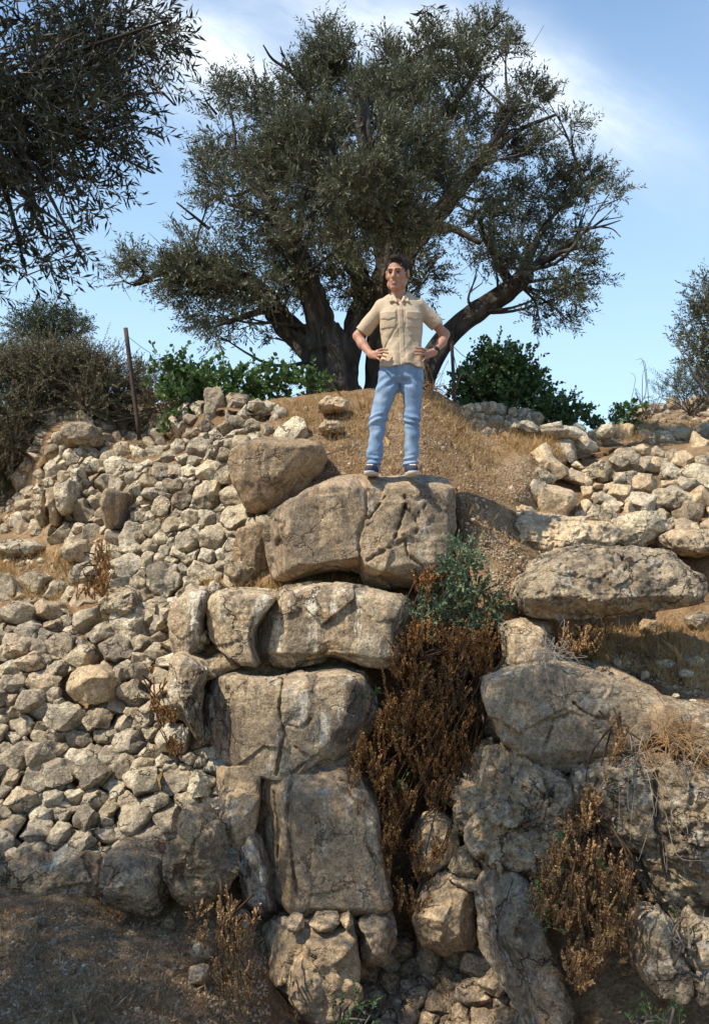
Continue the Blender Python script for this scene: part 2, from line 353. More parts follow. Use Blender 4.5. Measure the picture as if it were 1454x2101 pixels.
terrain()

# ------------------------------------------------------------------ stones
_ico = {}
def ico(level):
    if level not in _ico:
        import bmesh
        bm = bmesh.new(); bmesh.ops.create_icosphere(bm, subdivisions=level, radius=1.0)
        V = np.array([v.co[:] for v in bm.verts]); V /= np.linalg.norm(V, axis=1)[:, None]
        Fc = np.array([[v.index for v in f.verts] for f in bm.faces], np.int32); bm.free(); _ico[level] = (V, Fc)
    return _ico[level]
def radial(poly, c, n=360, smooth=3):
    th = np.linspace(-math.pi, math.pi, n, endpoint=False); dx, dy = np.cos(th), np.sin(th); r = np.full(n, 1e-3)
    A = poly-c; B = np.roll(A, -1, 0)
    for a, b in zip(A, B):
        e = b-a; den = dx*e[1]-dy*e[0]
        with np.errstate(divide='ignore', invalid='ignore'):
            t = (a[0]*e[1]-a[1]*e[0])/den; s = (a[0]*dy-a[1]*dx)/den
        ok = (np.abs(den) > 1e-9) & (s >= -1e-6) & (s <= 1+1e-6) & (t > 0); r = np.where(ok & (t > r), t, r)
    if smooth:
        k = np.exp(-0.5*(np.arange(-12, 13)/smooth)**2); k /= k.sum(); r = np.convolve(np.r_[r[-12:], r, r[:12]], k, 'valid')
    return th, r
def centroid(p):
    x, y = p[:, 0], p[:, 1]; x1, y1 = np.roll(x, -1), np.roll(y, -1); cr = x*y1-x1*y; a = cr.sum()/2
    return np.array([((x+x1)*cr).sum()/(6*a), ((y+y1)*cr).sum()/(6*a)]), abs(a)
def rock(name, poly, D0, thick, mat, seed=0, n=4.0, level=6, amp=0.03, fac=0.03, fscale=3.0, chops=5, lean=(0, 0), bulge=1.0, grooves=(), smooth=2.5, chop=(0.72, 0.95), parent=None, rough=1.0, pit=0.0, hull=0, bevels=(), low=.6):
    """one stone: outline traced at its own distance D0 (metres), real thickness; 'lean' = metres further away per metre right / up"""
    poly = np.array(poly, float); c, area = centroid(poly); th, r = radial(poly, c, smooth=smooth)
    rng = np.random.RandomState(seed+1)
    V, Fc = ico(level); s = np.hypot(V[:, 0], V[:, 2]); y = V[:, 1]
    k = 1/((s**n+np.abs(y)**n)**(1/n)); q = V*k[:, None]
    for _ in range(hull):
        nn = rng.normal(size=3); nn /= np.linalg.norm(nn); h = rng.uniform(*chop)
        d = q @ nn-h; q = q-np.where(d > 0, d, 0)[:, None]*nn
    for _ in range(chops):
        nn = rng.normal(size=3); nn[1] = -abs(nn[1])*1.2-0.35; nn /= np.linalg.norm(nn); h = rng.uniform(*chop)*1.12
        d = q @ nn-h; q = q-np.where(d > 0, d, 0)[:, None]*nn*0.92
    rho = np.hypot(q[:, 0], q[:, 2]); ang = np.arctan2(q[:, 2], q[:, 0])
    if hull:      # stretch the chopped shape back out to its outline
        bi = ((ang+math.pi)/(2*math.pi)*24).astype(int) % 24; mx = np.zeros(24); np.maximum.at(mx, bi, rho)
        mx = np.maximum(mx, .3); aa = (np.arange(24)+.5)/24*2*math.pi-math.pi
        g = np.interp(ang, np.r_[aa[-1]-2*math.pi, aa, aa[0]+2*math.pi], np.r_[mx[-1], mx, mx[0]]); rho = rho/g; q = q*(1/np.where(g > 0, g, 1))[:, None]*[1, 0, 1]+q*[0, 1, 0]
    rr = np.interp(-ang, np.r_[th, math.pi], np.r_[r, r[0]])
    pxx = c[0]+rho*rr*np.cos(ang); pyy = c[1]-rho*rr*np.sin(ang)
    grow = 1-0.10*thick/D0
    W = P(pxx, pyy, D0); C0 = P(c[0], c[1], D0*grow); W = (W-[0, 0, EYE])*grow+[0, 0, EYE]
    yo = q[:, 1]*thick/2*bulge+thick*0.30+lean[0]*(W[:, 0]-C0[0])+lean[1]*(W[:, 2]-C0[2])
    W[:, 1] = D0+yo
    size = math.sqrt(area)*D0/F
    nrm = V*np.array([1, 1.15, 1]); nrm /= np.linalg.norm(nrm, axis=1)[:, None]
    sp = W+seed*3.7
    d = amp*1.3*low*fbm(sp*(1.1/size), 3, seed)+amp*0.8*rough*fbm(sp*(4.2/size), 4, seed+5)
    if level >= 5: d = d+0.006*rough*fbm(sp*22, 3, seed+8)+amp*0.35*rough*fbm(sp*(9/size), 3, seed+6, ridged=True)
    if fac: d = d+fac*facets(sp, fscale, seed+2, 0.9)
    if pit:
        v = fbm(sp*9, 3, seed+31); d = d-pit*np.clip(v-0.12, 0, .5)*2
        v = fbm(sp*20, 2, seed+37); d = d-pit*.5*np.clip(v-0.15, 0, .5)*2
    for line, wd, dep in grooves:
        L = np.array(line, float); best = np.full(len(W), 1e9)
        wob = 2.2*vnoise(np.c_[pxx, pyy, pxx*0]*0.11, seed)
        for a, b in zip(L[:-1], L[1:]):
            ab = b-a; t = np.clip(((pxx-a[0])*ab[0]+(pyy-a[1])*ab[1])/(ab @ ab), 0, 1)
            best = np.minimum(best, np.hypot(pxx-a[0]-t*ab[0], pyy-a[1]-t*ab[1])+wob)
        m = np.clip(1-best/wd, 0, 1)**0.8*(q[:, 1] < 0.1); W[:, 1] += m*dep
    for x1, y1, x2, y2, slope in bevels:      # a broken face: everything past this edge falls back at the given slope
        L = math.hypot(x2-x1, y2-y1); cr = ((x2-x1)*(pyy-y1)-(y2-y1)*(pxx-x1))/L*D0/F+.012*vnoise(W*5, seed+3)+.02*vnoise(W*1.7, seed+4)
        W[:, 1] += np.clip(cr*slope, 0, .22)*np.clip((.6-q[:, 1]), 0, 1)
    W = W+nrm*d[:, None]
    loc = W.mean(0)
    return obj(name, mesh_from(name, local(W, loc), Fc, M[mat] if isinstance(mat, str) else mat), parent, loc if parent is None else tuple(np.array(loc)-np.array(parent.location)))

def clip_poly(poly, a, b, c):
    """keep a*x+b*y<=c"""
    out = []
    for i in range(len(poly)):
        p, q = poly[i], poly[(i+1) % len(poly)]; dp = a*p[0]+b*p[1]-c; dq = a*q[0]+b*q[1]-c
        if dp <= 0: out.append(p)
        if (dp < 0) != (dq < 0) and abs(dp-dq) > 1e-12: t = dp/(dp-dq); out.append((p[0]+t*(q[0]-p[0]), p[1]+t*(q[1]-p[1])))
    return out
def pack(region, seeds, rr, seed, asp=1.25, avoid=(), maxn=400, tries=14000):
    """fit stones into a region: given (x, y, radius) seeds, then random ones; returns cell outlines"""
    rng = random.Random(seed); reg = [(x/asp, y) for x, y in region]; S = [(x/asp, y, r) for x, y, r in seeds]
    xs = [p[0] for p in reg]; ys = [p[1] for p in reg]
    cand = []
    pts = [(rng.uniform(min(xs), max(xs)), rng.uniform(min(ys), max(ys))) for _ in range(tries)]
    ok = inside(reg, [p[0] for p in pts], [p[1] for p in pts])
    av = np.zeros(len(pts), bool)
    for a in avoid: av |= inside([(x/asp, y) for x, y in a], [p[0] for p in pts], [p[1] for p in pts])
    pts = [p for p, o, v in zip(pts, ok, av) if o and not v]
    for i, p in enumerate(pts):
        f = i/len(pts); rmax = rr[1]*(1-f)+rr[0]*f; r = rng.uniform(max(rr[0], rmax*0.6), rmax)
        if all((p[0]-s[0])**2+(p[1]-s[1])**2 > (0.70*(r+s[2]))**2 for s in S):
            S.append((p[0], p[1], r))
            if len(S) >= maxn: break
    cells = []
    for i, (x, y, r) in enumerate(S):
        poly = [(x+2.6*r*math.cos(a), y+2.6*r*math.sin(a)) for a in np.linspace(0, 2*math.pi, 12, endpoint=False)+0.2]
        for j, (u, v, s) in enumerate(S):
            if i == j or abs(u-x) > 3*(r+s) or abs(v-y) > 3*(r+s): continue
            a, b = u-x, v-y; cc = (u*u+v*v-s*s-x*x-y*y+r*r)/2
            poly = clip_poly(poly, a, b, cc)
            if len(poly) < 3: break
        if len(poly) >= 3:
            q = np.array(poly)*[asp, 1]; c, ar = centroid(q)
            if ar > 30: cells.append((q, c, ar))
    return cells
def stone_cells(cells, mat, seed, build, gap=0.95, thick=1.5, out=0.5, chops=7, n=3.2, amp=0.03, jit=0.10, smooth=3.5, fac=0.0, hull=13, grow=(1.03, 1.19)):
    rng = random.Random(seed); res = []
    for i, (q, c, ar) in enumerate(cells):
        g = gap*rng.uniform(*grow); q = c+(q-c)*g*np.array([rng.uniform(.96, 1.1), rng.uniform(.93, 1.05)])+[rng.uniform(-.08, .08)*math.sqrt(ar), rng.uniform(-.06, .06)*math.sqrt(ar)]
        D = float(DT(c[0], c[1])); size = math.sqrt(ar)*D/F
        lv = 5 if math.sqrt(ar) > 42 else 4 if math.sqrt(ar) > 15 else 3
        D0 = D-out*size+rng.uniform(-jit, jit)*size
        o = rock(build, q, D0, size*thick, mat if isinstance(mat, str) else rng.choice(mat), seed=seed*100+i, n=n+rng.uniform(-.5, .8), level=lv, amp=amp*size*2.2, fac=fac*size, fscale=2.2/size, chops=max(2, chops-3), hull=hull, low=.55,
                 lean=(rng.uniform(-.35, .35), rng.uniform(-.1, .45)), chop=(0.50, 0.86), smooth=smooth, rough=0.9)
        res.append((ar, o))
    return res
# ------------------------------------------------------------------ traced boulders
BOULDERS = []
def boulder(label, poly, D0, thick, mat, seed, cat='boulder', name='boulder', group=None, **kw):
    kw['n'] = {6: 14, 5.5: 13, 5: 10, 4.5: 8, 4: 6.5, 3.6: 5, 3.4: 4.6}.get(kw.get('n', 4), kw.get('n', 4)); kw['grooves'] = [(a, b*.62, c*.7) for a, b, c in kw.get('grooves', ())]
    c0, _ = centroid(np.array(poly, float)); poly = [tuple(c0+(np.array(q)-c0)*1.04) for q in poly]
    o = rock(name, poly, D0, thick, mat, seed, **kw); tag(o, label, cat, group); BOULDERS.append(poly); return o
# the stack in the middle, top to bottom
boulder('big cracked brown ledge boulder that the man stands on',
 [(548,1095),(560,1065),(590,1036),(640,1002),(700,978),(740,971),(830,970),(910,976),(926,998),(932,1050),(934,1085),(920,1125),(900,1150),(893,1192),(850,1201),(780,1201),(748,1192),(738,1168),(700,1162),(650,1174),(600,1188),(562,1187),(552,1140)],
 7.72, 1.25, 'brown', 11, n=6, level=7, amp=.022, fac=.030, fscale=3.2, chops=3, chop=(.85, 1.0), lean=(0.05, 0.18), smooth=.8,
 grooves=[([(832,1016),(830,1045),(820,1078),(806,1112),(790,1128)], 5, .12), ([(832,1040),(846,1055),(862,1050),(872,1036)], 4, .09), ([(853,1055),(856,1078),(850,1095)], 4.5, .09), ([(790,1018),(770,1045),(757,1065)], 4, .07),
  ([(752,1150),(790,1128),(830,1108),(835,1140),(862,1160)], 5, .09), ([(735,980),(752,1010),(750,1060),(735,1100),(740,1160)], 7, .06), ([(560,1060),(590,1080),(565,1120)], 4, .05)], bevels=[(930, 996, 560, 1000, 1.6), (600, 1000, 548, 1080, 0.8), (905, 1180, 925, 1000, 1.2), (750, 1168, 900, 1150, 0.9)])
boulder('rounded grey-brown boulder half buried in the mound, left of the man\'s legs',
 [(466,948),(475,922),(505,903),(560,892),(620,892),(655,903),(662,930),(650,962),(622,988),(590,1012),(560,1035),(525,1046),(503,1040),(490,1012),(473,985)],
 8.45, .8, 'brown', 12, n=3.6, level=6, amp=.02, fac=.015, chops=3, chop=(.8, .98), lean=(0.1, .1), bevels=[(480, 990, 640, 975, 0.5), (660, 908, 480, 910, 1.2)])
boulder('upper course boulder of the stack with a bright white lichen face, below the ledge boulder',
 [(517,1290),(535,1262),(560,1226),(590,1211),(660,1206),(740,1211),(810,1222),(838,1240),(838,1270),(826,1300),(820,1342),(790,1362),(740,1364),(690,1355),(640,1366),(600,1373),(560,1371),(525,1357),(513,1322)],
 7.22, .95, 'lichen', 13, n=5, level=7, amp=.03, fac=.045, fscale=3.3, chops=4, chop=(.8, .98), lean=(-.28, .15), smooth=1.0,
 grooves=[([(575,1235),(566,1270),(556,1310),(548,1355)], 6, -.05), ([(640,1350),(700,1338),(760,1345)], 5, .05)], bevels=[(585, 1215, 545, 1372, 0.9), (838, 1232, 540, 1226, 1.0), (600, 1340, 830, 1338, 0.8), (700, 1210, 690, 1370, 0.12)])
boulder('rounded pale boulder with hollows, second from left in the upper course',
 [(417,1240),(432,1222),(470,1211),(540,1214),(566,1230),(540,1262),(520,1290),(517,1330),(535,1366),(500,1368),(470,1350),(440,1338),(424,1300)],
 7.30, .8, 'lichen', 14, n=4.5, level=6, amp=.025, fac=.02, chops=1, chop=(.85, 1.0), lean=(-.12, .1), bevels=[(455, 1215, 465, 1365, 0.5), (540, 1228, 420, 1228, 0.8)])
boulder('leftmost boulder of the upper course, pale left face and brown right face',
 [(340,1285),(345,1240),(370,1218),(425,1211),(428,1240),(416,1275),(410,1320),(388,1346),(350,1342)],
 7.38, .7, 'lichen', 15, n=4.5, level=6, amp=.02, fac=.02, chops=1, chop=(.85, 1.0), lean=(-.12, .1), bevels=[(400, 1215, 385, 1345, 0.6)])
boulder('small round stone wedged under the pale boulders of the upper course', [(385,1310),(400,1298),(415,1305),(414,1335),(395,1346),(383,1335)], 7.35, .25, 'pale', 16, level=5, chops=5, n=3)
boulder('wide brown boulder with grey blotches, middle course of the stack',
 [(402,1452),(405,1415),(430,1398),(470,1392),(520,1398),(560,1400),(600,1388),(650,1383),(700,1378),(740,1390),(760,1430),(768,1480),(742,1530),(700,1566),(640,1577),(560,1587),(500,1584),(440,1578),(418,1545),(402,1500)],
 7.05, 1.0, 'lichen', 17, n=5.5, level=7, amp=.025, fac=.035, fscale=2.8, chops=3, chop=(.85, 1.0), lean=(-.2, .12), smooth=1.0,
 grooves=[([(580,1400),(575,1450),(585,1500),(570,1580)], 7, .07), ([(470,1395),(462,1430),(475,1470)], 5, .06), ([(585,1480),(620,1490),(640,1470)], 6, .05), ([(610,1530),(640,1545),(600,1575)], 6, .06)], bevels=[(470, 1392, 500, 1582, 0.7), (580, 1395, 560, 1585, 0.35), (765, 1398, 430, 1400, 0.9), (725, 1570, 735, 1390, 0.4)])
boulder('tall pale boulder at the left end of the middle course, beside the rubble',
 [(338,1400),(343,1355),(370,1350),(400,1362),(420,1380),(400,1420),(402,1470),(415,1530),(400,1520),(372,1480),(345,1450)],
 7.08, .7, 'lichen', 18, n=5, level=6, amp=.03, fac=.03, lean=(-.1, .1), chops=1, chop=(.85, 1.0), bevels=[(375, 1350, 385, 1500, 0.5)])
boulder('dark narrow stone lying on the left end of the middle course',
 [(380,1375),(395,1362),(450,1346),(480,1352),(490,1372),(450,1388),(415,1402),(385,1400)], 7.3, .45, 'lichen', 19, n=5, level=5, amp=.012, chops=5, fac=.02)
boulder('tall smooth brown boulder in the lower stack beside the dry shrub',
 [(530,1650),(548,1615),(590,1592),(640,1580),(700,1576),(730,1600),(770,1660),(780,1760),(800,1840),(785,1866),(700,1878),(640,1884),(588,1882),(560,1862),(546,1800),(524,1742),(521,1690)],
 6.75, .95, 'brown', 20, n=6, level=7, amp=.022, fac=.02, fscale=2.2, chops=3, chop=(.85, 1.0), lean=(-.12, .1), smooth=.8,
 grooves=[([(600,1600),(590,1680),(600,1760),(612,1840)], 8, .10), ([(560,1640),(570,1720),(565,1800)], 6, .08), ([(640,1830),(690,1820),(720,1800)], 5, .04), ([(620,1660),(640,1690)], 3, .03)], bevels=[(600, 1585, 612, 1880, 1.3), (760, 1594, 600, 1600, 1.0), (560, 1858, 790, 1850, 0.9)])
boulder('yellowish upright slab left of the tall smooth boulder',
 [(438,1640),(440,1598),(500,1588),(530,1600),(528,1650),(520,1700),(505,1770),(480,1800),(460,1755),(450,1690)], 6.85, .5, 'brown', 21, n=4.5, level=6, amp=.02, lean=(-.2, .1), bevels=[(465, 1590, 480, 1790, 0.9)])
boulder('splintered stone wedge between the yellowish slab and the tall smooth boulder',
 [(486,1780),(510,1715),(530,1740),(548,1800),(562,1860),(575,1888),(540,1890),(500,1850)], 6.72, .4, 'lichen', 22, n=3, level=5, chops=7, amp=.04)
for i, (l, pl) in enumerate([('small flat stone on the bottom block, left of two', [(586,1900),(596,1890),(618,1892),(622,1908),(608,1918),(590,1914)]), ('longer flat stone on the bottom block, under the tall smooth boulder', [(634,1906),(650,1888),(690,1886),(697,1898),(680,1914),(650,1918)]),
                             ('tiny flat stone at the right of the two flat stones on the bottom block', [(697,1895),(715,1886),(725,1900),(712,1912)])]):
    boulder(l, pl, 6.35, .22, 'warm', 23+i, cat='stone', name='stone', level=5, chops=5, n=3, amp=.008, fac=0)
boulder('rough brown block at the very bottom of the stack',
 [(526,1985),(533,1950),(562,1915),(620,1920),(700,1914),(730,1928),(740,1990),(735,2040),(702,2082),(650,2098),(590,2092),(545,2062),(525,2015)], 6.45, .85, 'brown', 27, n=4.5, level=6, amp=.04, fac=.04, lean=(-.15, .1), bevels=[(575, 1915, 560, 2090, 0.9), (735, 1930, 540, 1932, 1.0)])
boulder('narrow yellow-brown block right of the bottom block', [(738,1900),(760,1880),(800,1885),(812,1920),(800,1965),(770,1992),(745,1990)], 6.5, .45, 'brown', 28, level=5, amp=.03)
boulder('plain brown block low in the stack behind the tip of the dry shrub', [(868,1700),(900,1680),(935,1690),(945,1730),(925,1790),(895,1820),(860,1830),(850,1770)], 6.8, .5, 'brown', 29, level=5, amp=.02, n=4)
# left side
boulder('square dark boulder at the foot of the rubble bank', [(206,1800),(212,1770),(235,1757),(295,1755),(338,1772),(346,1805),(332,1850),(322,1882),(262,1878),(204,1864)], 6.55, .55, 'dark', 31, n=5, level=6, amp=.02, fac=.02, bevels=[(335, 1775, 205, 1785, 1.0)])
boulder('knobbly dark boulder with a pointed top at the foot of the rubble bank', [(338,1790),(346,1742),(360,1702),(374,1676),(404,1688),(432,1700),(452,1742),(467,1790),(442,1832),(412,1868),(380,1866),(350,1842)], 6.45, .6, 'dark', 32, n=3, level=6, amp=.05, fac=.06, fscale=4)
boulder('long low dark boulder sunk in the ground at the left edge', [(-40,1830),(-30,1775),(60,1765),(120,1775),(170,1756),(200,1768),(207,1800),(200,1852),(150,1866),(60,1860)], 6.85, .5, 'dark', 33, n=3, level=6, amp=.03)
boulder('broad brown boulder on top of the far left wall', [(118,896),(122,878),(140,862),(165,864),(192,872),(198,890),(192,912),(160,908),(130,912)], 10.7, .5, 'fieldstone', 34, n=3, level=5, amp=.02)
boulder('upright brown slab standing beside the whitish wall', [(204,1062),(212,1012),(224,1005),(258,1012),(252,1050),(246,1080),(225,1084),(208,1078)], 9.25, .4, 'brown', 35, n=5, level=5, amp=.012, lean=(.5, 0), bevels=[(224, 1000, 214, 1090, 1.6)])
boulder('bluish grey pointed slab in the far left wall', [(68,1010),(92,1004),(96,1040),(88,1072),(80,1080),(72,1055)], 9.95, .3, 'grey', 36, n=4, level=5, amp=.012)
boulder('reddish brown slab in the far left wall, next to the bluish one', [(95,1006),(112,1000),(120,1040),(112,1078),(98,1072)], 9.92, .3, 'warm', 37, n=4, level=5, amp=.012)
boulder('whitish upright slab in the far left wall, right of the reddish one', [(112,998),(140,985),(148,1010),(145,1045),(125,1056),(116,1040)], 9.9, .35, 'pale', 38, n=4, level=5, amp=.015)
boulder('tall leaning slab in the far left wall under the grass patch', [(144,960),(160,952),(168,985),(166,1010),(155,1018),(146,1000)], 10.2, .3, 'pale', 39, n=4, level=5, amp=.012)
boulder('flat whitish slab lying at the left edge of the grassy terrace', [(-30,1125),(0,1108),(50,1108),(78,1120),(60,1138),(10,1142)], 9.7, .5, 'pale', 40, n=3, level=5, amp=.02)
boulder('round pale boulder in the dry weeds of the left terrace', [(140,1182),(150,1162),(175,1152),(196,1165),(190,1188),(165,1200),(146,1196)], 8.95, .4, 'pale', 41, n=3, level=5, amp=.015)
boulder('rough grey boulder in the dry weeds above the round pale boulder', [(120,1125),(135,1105),(165,1108),(178,1130),(165,1155),(140,1152),(122,1140)], 9.3, .4, 'fieldstone', 42, n=3, level=5, amp=.02)
boulder('large grey boulder at the foot of the whitish wall', [(202,1235),(212,1212),(245,1206),(272,1218),(282,1250),(268,1272),(235,1276),(208,1262)], 8.25, .55, 'grey', 43, n=4, level=6, amp=.02, lean=(-.2, .1))
boulder('leaning grey slab left of the cracked ledge boulder', [(482,1130),(490,1092),(530,1076),(552,1090),(556,1150),(532,1182),(492,1174)], 8.1, .5, 'brown', 44, n=4, level=6, amp=.02)
# right side
boulder('long grey pitted boulder overhanging a dark hollow on the right',
 [(1082,1222),(1088,1198),(1130,1172),(1150,1150),(1180,1134),(1220,1124),(1290,1121),(1350,1124),(1395,1132),(1420,1160),(1445,1182),(1446,1222),(1420,1240),(1360,1250),(1300,1262),(1200,1272),(1130,1268),(1090,1255)],
 6.95, 1.25, 'grey', 51, n=5, level=7, amp=.035, fac=.03, fscale=5, chops=3, chop=(.8, .98), lean=(-.1, .35), pit=.035, bevels=[(1446, 1160, 1090, 1172, 0.7), (1085, 1222, 1446, 1222, 1.6)])
boulder('square tan block below the overhanging boulder', [(1027,1300),(1030,1284),(1080,1273),(1132,1273),(1142,1300),(1134,1350),(1104,1384),(1060,1402),(1030,1390)], 6.98, .8, 'tan', 52, n=5, level=6, amp=.02, fac=.03, bevels=[(1140, 1286, 1028, 1292, 1.2), (1050, 1275, 1045, 1400, 0.6)])
boulder('large wedge-shaped cracked boulder on the right with a sunlit sloping top edge',
 [(1005,1440),(1015,1400),(1060,1380),(1150,1366),(1200,1370),(1250,1383),(1310,1404),(1368,1432),(1372,1450),(1350,1490),(1325,1530),(1260,1556),(1210,1582),(1150,1592),(1100,1570),(1068,1552),(1030,1525)],
 6.55, .95, 'tan', 53, n=6, level=7, amp=.022, fac=.06, fscale=1.9, chops=0, smooth=.8, lean=(0, .10),
 grooves=[([(1110,1530),(1125,1490),(1130,1472),(1155,1465),(1168,1455)], 4, .08), ([(1170,1440),(1200,1462),(1225,1470),(1260,1470)], 4, .08), ([(1265,1460),(1268,1530)], 7, .05)], bevels=[(1372, 1450, 1140, 1372, 1.6), (1060, 1545, 1300, 1535, 0.6)])
boulder('small cube of stone right of the wedge boulder', [(1342,1500),(1352,1450),(1375,1438),(1412,1448),(1418,1470),(1410,1515),(1375,1530),(1350,1522)], 6.35, .45, 'brown', 54, n=5, level=5, amp=.012, lean=(.2, .2), bevels=[(1418, 1458, 1350, 1452, 1.6), (1360, 1440, 1352, 1520, 0.8)])
boulder('pale block at the right edge beside the small cube of stone', [(1410,1490),(1415,1455),(1460,1460),(1520,1470),(1560,1530),(1500,1580),(1440,1560),(1412,1540)], 6.25, .6, 'grey', 55, n=4.5, level=6, amp=.02, bevels=[(1560, 1480, 1412, 1470, 1.6)])
boulder('deeply pitted brown boulder below the wedge boulder',
 [(948,1640),(985,1600),(1010,1570),(1060,1556),(1110,1580),(1170,1598),(1218,1640),(1228,1700),(1205,1765),(1140,1800),(1085,1818),(1040,1802),(992,1764),(955,1705)],
 6.35, .9, 'dark', 56, n=4, level=7, amp=.05, fac=.05, fscale=7, chops=3, pit=.06, lean=(-.15, .15), bevels=[(1130, 1570, 940, 1640, 0.8)])
boulder('huge dark lichened boulder at the lower right edge',
 [(1218,1650),(1222,1615),(1262,1588),(1340,1586),(1454,1596),(1540,1640),(1560,1760),(1520,1860),(1454,1888),(1412,1892),(1370,1872),(1310,1808),(1255,1745),(1226,1690)],
 6.05, 1.1, 'grey', 57, n=4, level=7, amp=.06, fac=.06, fscale=3.5, chops=4, pit=.05, lean=(-.1, .15), grooves=[([(1350,1600),(1345,1700),(1375,1800)], 14, .14)], bevels=[(1265, 1590, 1300, 1800, 0.8)])
boulder('long sloping slab leaning at the bottom right, left of the weeds',
 [(998,1900),(1008,1860),(1035,1822),(1080,1818),(1105,1850),(1120,1920),(1140,1980),(1165,2060),(1170,2140),(1120,2150),(1060,2070),(1015,2000)], 6.0, .75, 'grey', 58, n=4, level=6, amp=.03, fac=.02, lean=(-.3, .15), bevels=[(1050, 1820, 1110, 2080, 0.8)])
boulder('round brown boulder in the lower gully left of the sloping slab', [(855,1900),(880,1852),(920,1822),(965,1830),(992,1868),(995,1915),(965,1955),(915,1978),(872,1960)], 6.45, .7, 'brown', 59, n=3.4, level=6, amp=.02)
boulder('upright pale stone near the bottom right corner', [(1316,1935),(1322,1898),(1370,1893),(1396,1925),(1412,1975),(1424,2035),(1402,2058),(1352,2048),(1326,2012)], 5.5, .45, 'grey', 60, n=4, level=6, amp=.015, fac=.02, bevels=[(1350, 1893, 1360, 2050, 0.8)])
boulder('pale stone at the right edge next to the upright pale stone', [(1415,1980),(1420,1930),(1450,1900),(1500,1920),(1500,2000),(1440,2010)], 5.5, .4, 'grey', 61, n=3.5, level=5, amp=.015)
boulder('low stone at the bottom right corner under the pale stone', [(1420,2040),(1425,2012),(1470,2010),(1510,2060),(1440,2072)], 5.4, .3, 'grey', 62, n=3.5, level=5)
boulder('upper of two flat grey slabs wedged above the sloping slab', [(925,1792),(945,1755),(962,1745),(990,1775),(1002,1802),(960,1806)], 6.5, .3, 'grey', 63, n=3.5, level=5, amp=.01)
boulder('lower of two flat grey slabs wedged above the sloping slab', [(918,1812),(960,1806),(1010,1808),(1032,1820),(1005,1848),(950,1832)], 6.4, .35, 'grey', 64, n=3.5, level=5, amp=.01)
boulder('low rocky outcrop breaking through the slope right of the man',
 [(992,1078),(1030,1052),(1045,1036),(1090,1036),(1140,1048),(1200,1058),(1255,1066),(1280,1090),(1262,1118),(1210,1128),(1160,1140),(1100,1142),(1070,1118),(1025,1100)],
 8.4, .9, 'warm', 65, n=3, level=7, amp=.06, fac=.05, fscale=4.5, chops=3, pit=.04, lean=(0, .9))
boulder('cream-white pitted boulder at the foot of the right wall', [(1268,1095),(1275,1062),(1310,1050),(1345,1048),(1368,1060),(1372,1085),(1355,1112),(1310,1120),(1275,1112)], 8.5, .5, 'pale', 66, n=3.6, level=6, amp=.03, fac=.02, pit=.02, lean=(0, .3))
boulder('flat rock lying half buried beside the cream-white boulder', [(1370,1100),(1400,1085),(1454,1085),(1520,1100),(1500,1130),(1420,1138),(1385,1125)], 8.3, .6, 'warm', 67, n=3, level=6, amp=.03, lean=(0, .5))
boulder('long flat white stone slab on the skyline bank', [(1104,885),(1112,872),(1150,868),(1185,872),(1198,888),(1180,898),(1130,896)], 10.3, .45, 'pale', 68, n=4, level=5, amp=.012)
boulder('shorter white stone on the skyline bank', [(1048,876),(1056,864),(1090,862),(1104,874),(1100,890),(1070,892),(1052,888)], 10.3, .4, 'pale', 69, n=4, level=5, amp=.012)
boulder('pale stone at the end of the low vine on the skyline', [(1230,885),(1240,870),(1256,868),(1262,880),(1256,894),(1236,896)], 10.7, .3, 'pale', 70, n=3, level=5, amp=.01)
boulder('sandy rock on the mound below the old tree trunk', [(650,828),(668,812),(700,808),(712,820),(708,838),(680,842),(660,840)], 9.75, .4, 'warm', 71, n=3, level=5, amp=.02)
boulder('sandy rock on the mound left of the man', [(652,875),(668,862),(692,864),(708,878),(700,888),(672,886)], 9.3, .35, 'warm', 72, n=3, level=5, amp=.02)
boulder('pale stone standing on the crest beside the vines', [(505,838),(510,822),(526,816),(538,826),(540,838),(520,842)], 10.1, .25, 'pale', 73, n=3, level=5, amp=.01)
boulder('bulging brown rock in the dirt path right of the ledge', [(1000,1020),(1020,998),(1060,992),(1090,1010),(1080,1030),(1040,1040),(1010,1036)], 8.85, .5, 'warm', 74, n=2.8, level=6, amp=.03, lean=(0, .6))
for i, (l, x, y, rx, ry, m) in enumerate([('bright white angular stone on the right ledge', 1367, 1364, 20, 10, 'pale'), ('flat white stone at the right end of the ledge', 1408, 1385, 18, 9, 'pale'), ('grey stone behind the flat white stone on the ledge', 1428, 1360, 20, 16, 'grey'),
    ('small round pinkish stone on the right ledge', 1323, 1387, 12, 10, 'warm'), ('small round stone on the ledge near the wedge boulder top', 1266, 1360, 10, 7, 'warm'), ('tiny red stone fragment near the small cube of stone', 1424, 1443, 8, 8, 'warm'),
    ('tiny pale stone above the small cube of stone', 1388, 1430, 7, 6, 'pale'), ('squared block in the shade under the overhanging boulder', 1340, 1288, 26, 18, 'brown'), ('grey lichened boulder at the right edge under the overhang', 1440, 1275, 28, 20, 'grey')]):
    rg = np.random.RandomState(200+i); a = np.linspace(0, 2*math.pi, 9, endpoint=False)
    boulder(l, [(x+rx*math.cos(t)*rg.uniform(.8, 1.15), y+ry*math.sin(t)*rg.uniform(.8, 1.15)) for t in a], float(DT(x, y))-.12, ry*3.2*7/F, m, 300+i, cat='stone', name='stone', level=5 if rx > 15 else 4, chops=7, n=3.2, amp=.008, fac=0)
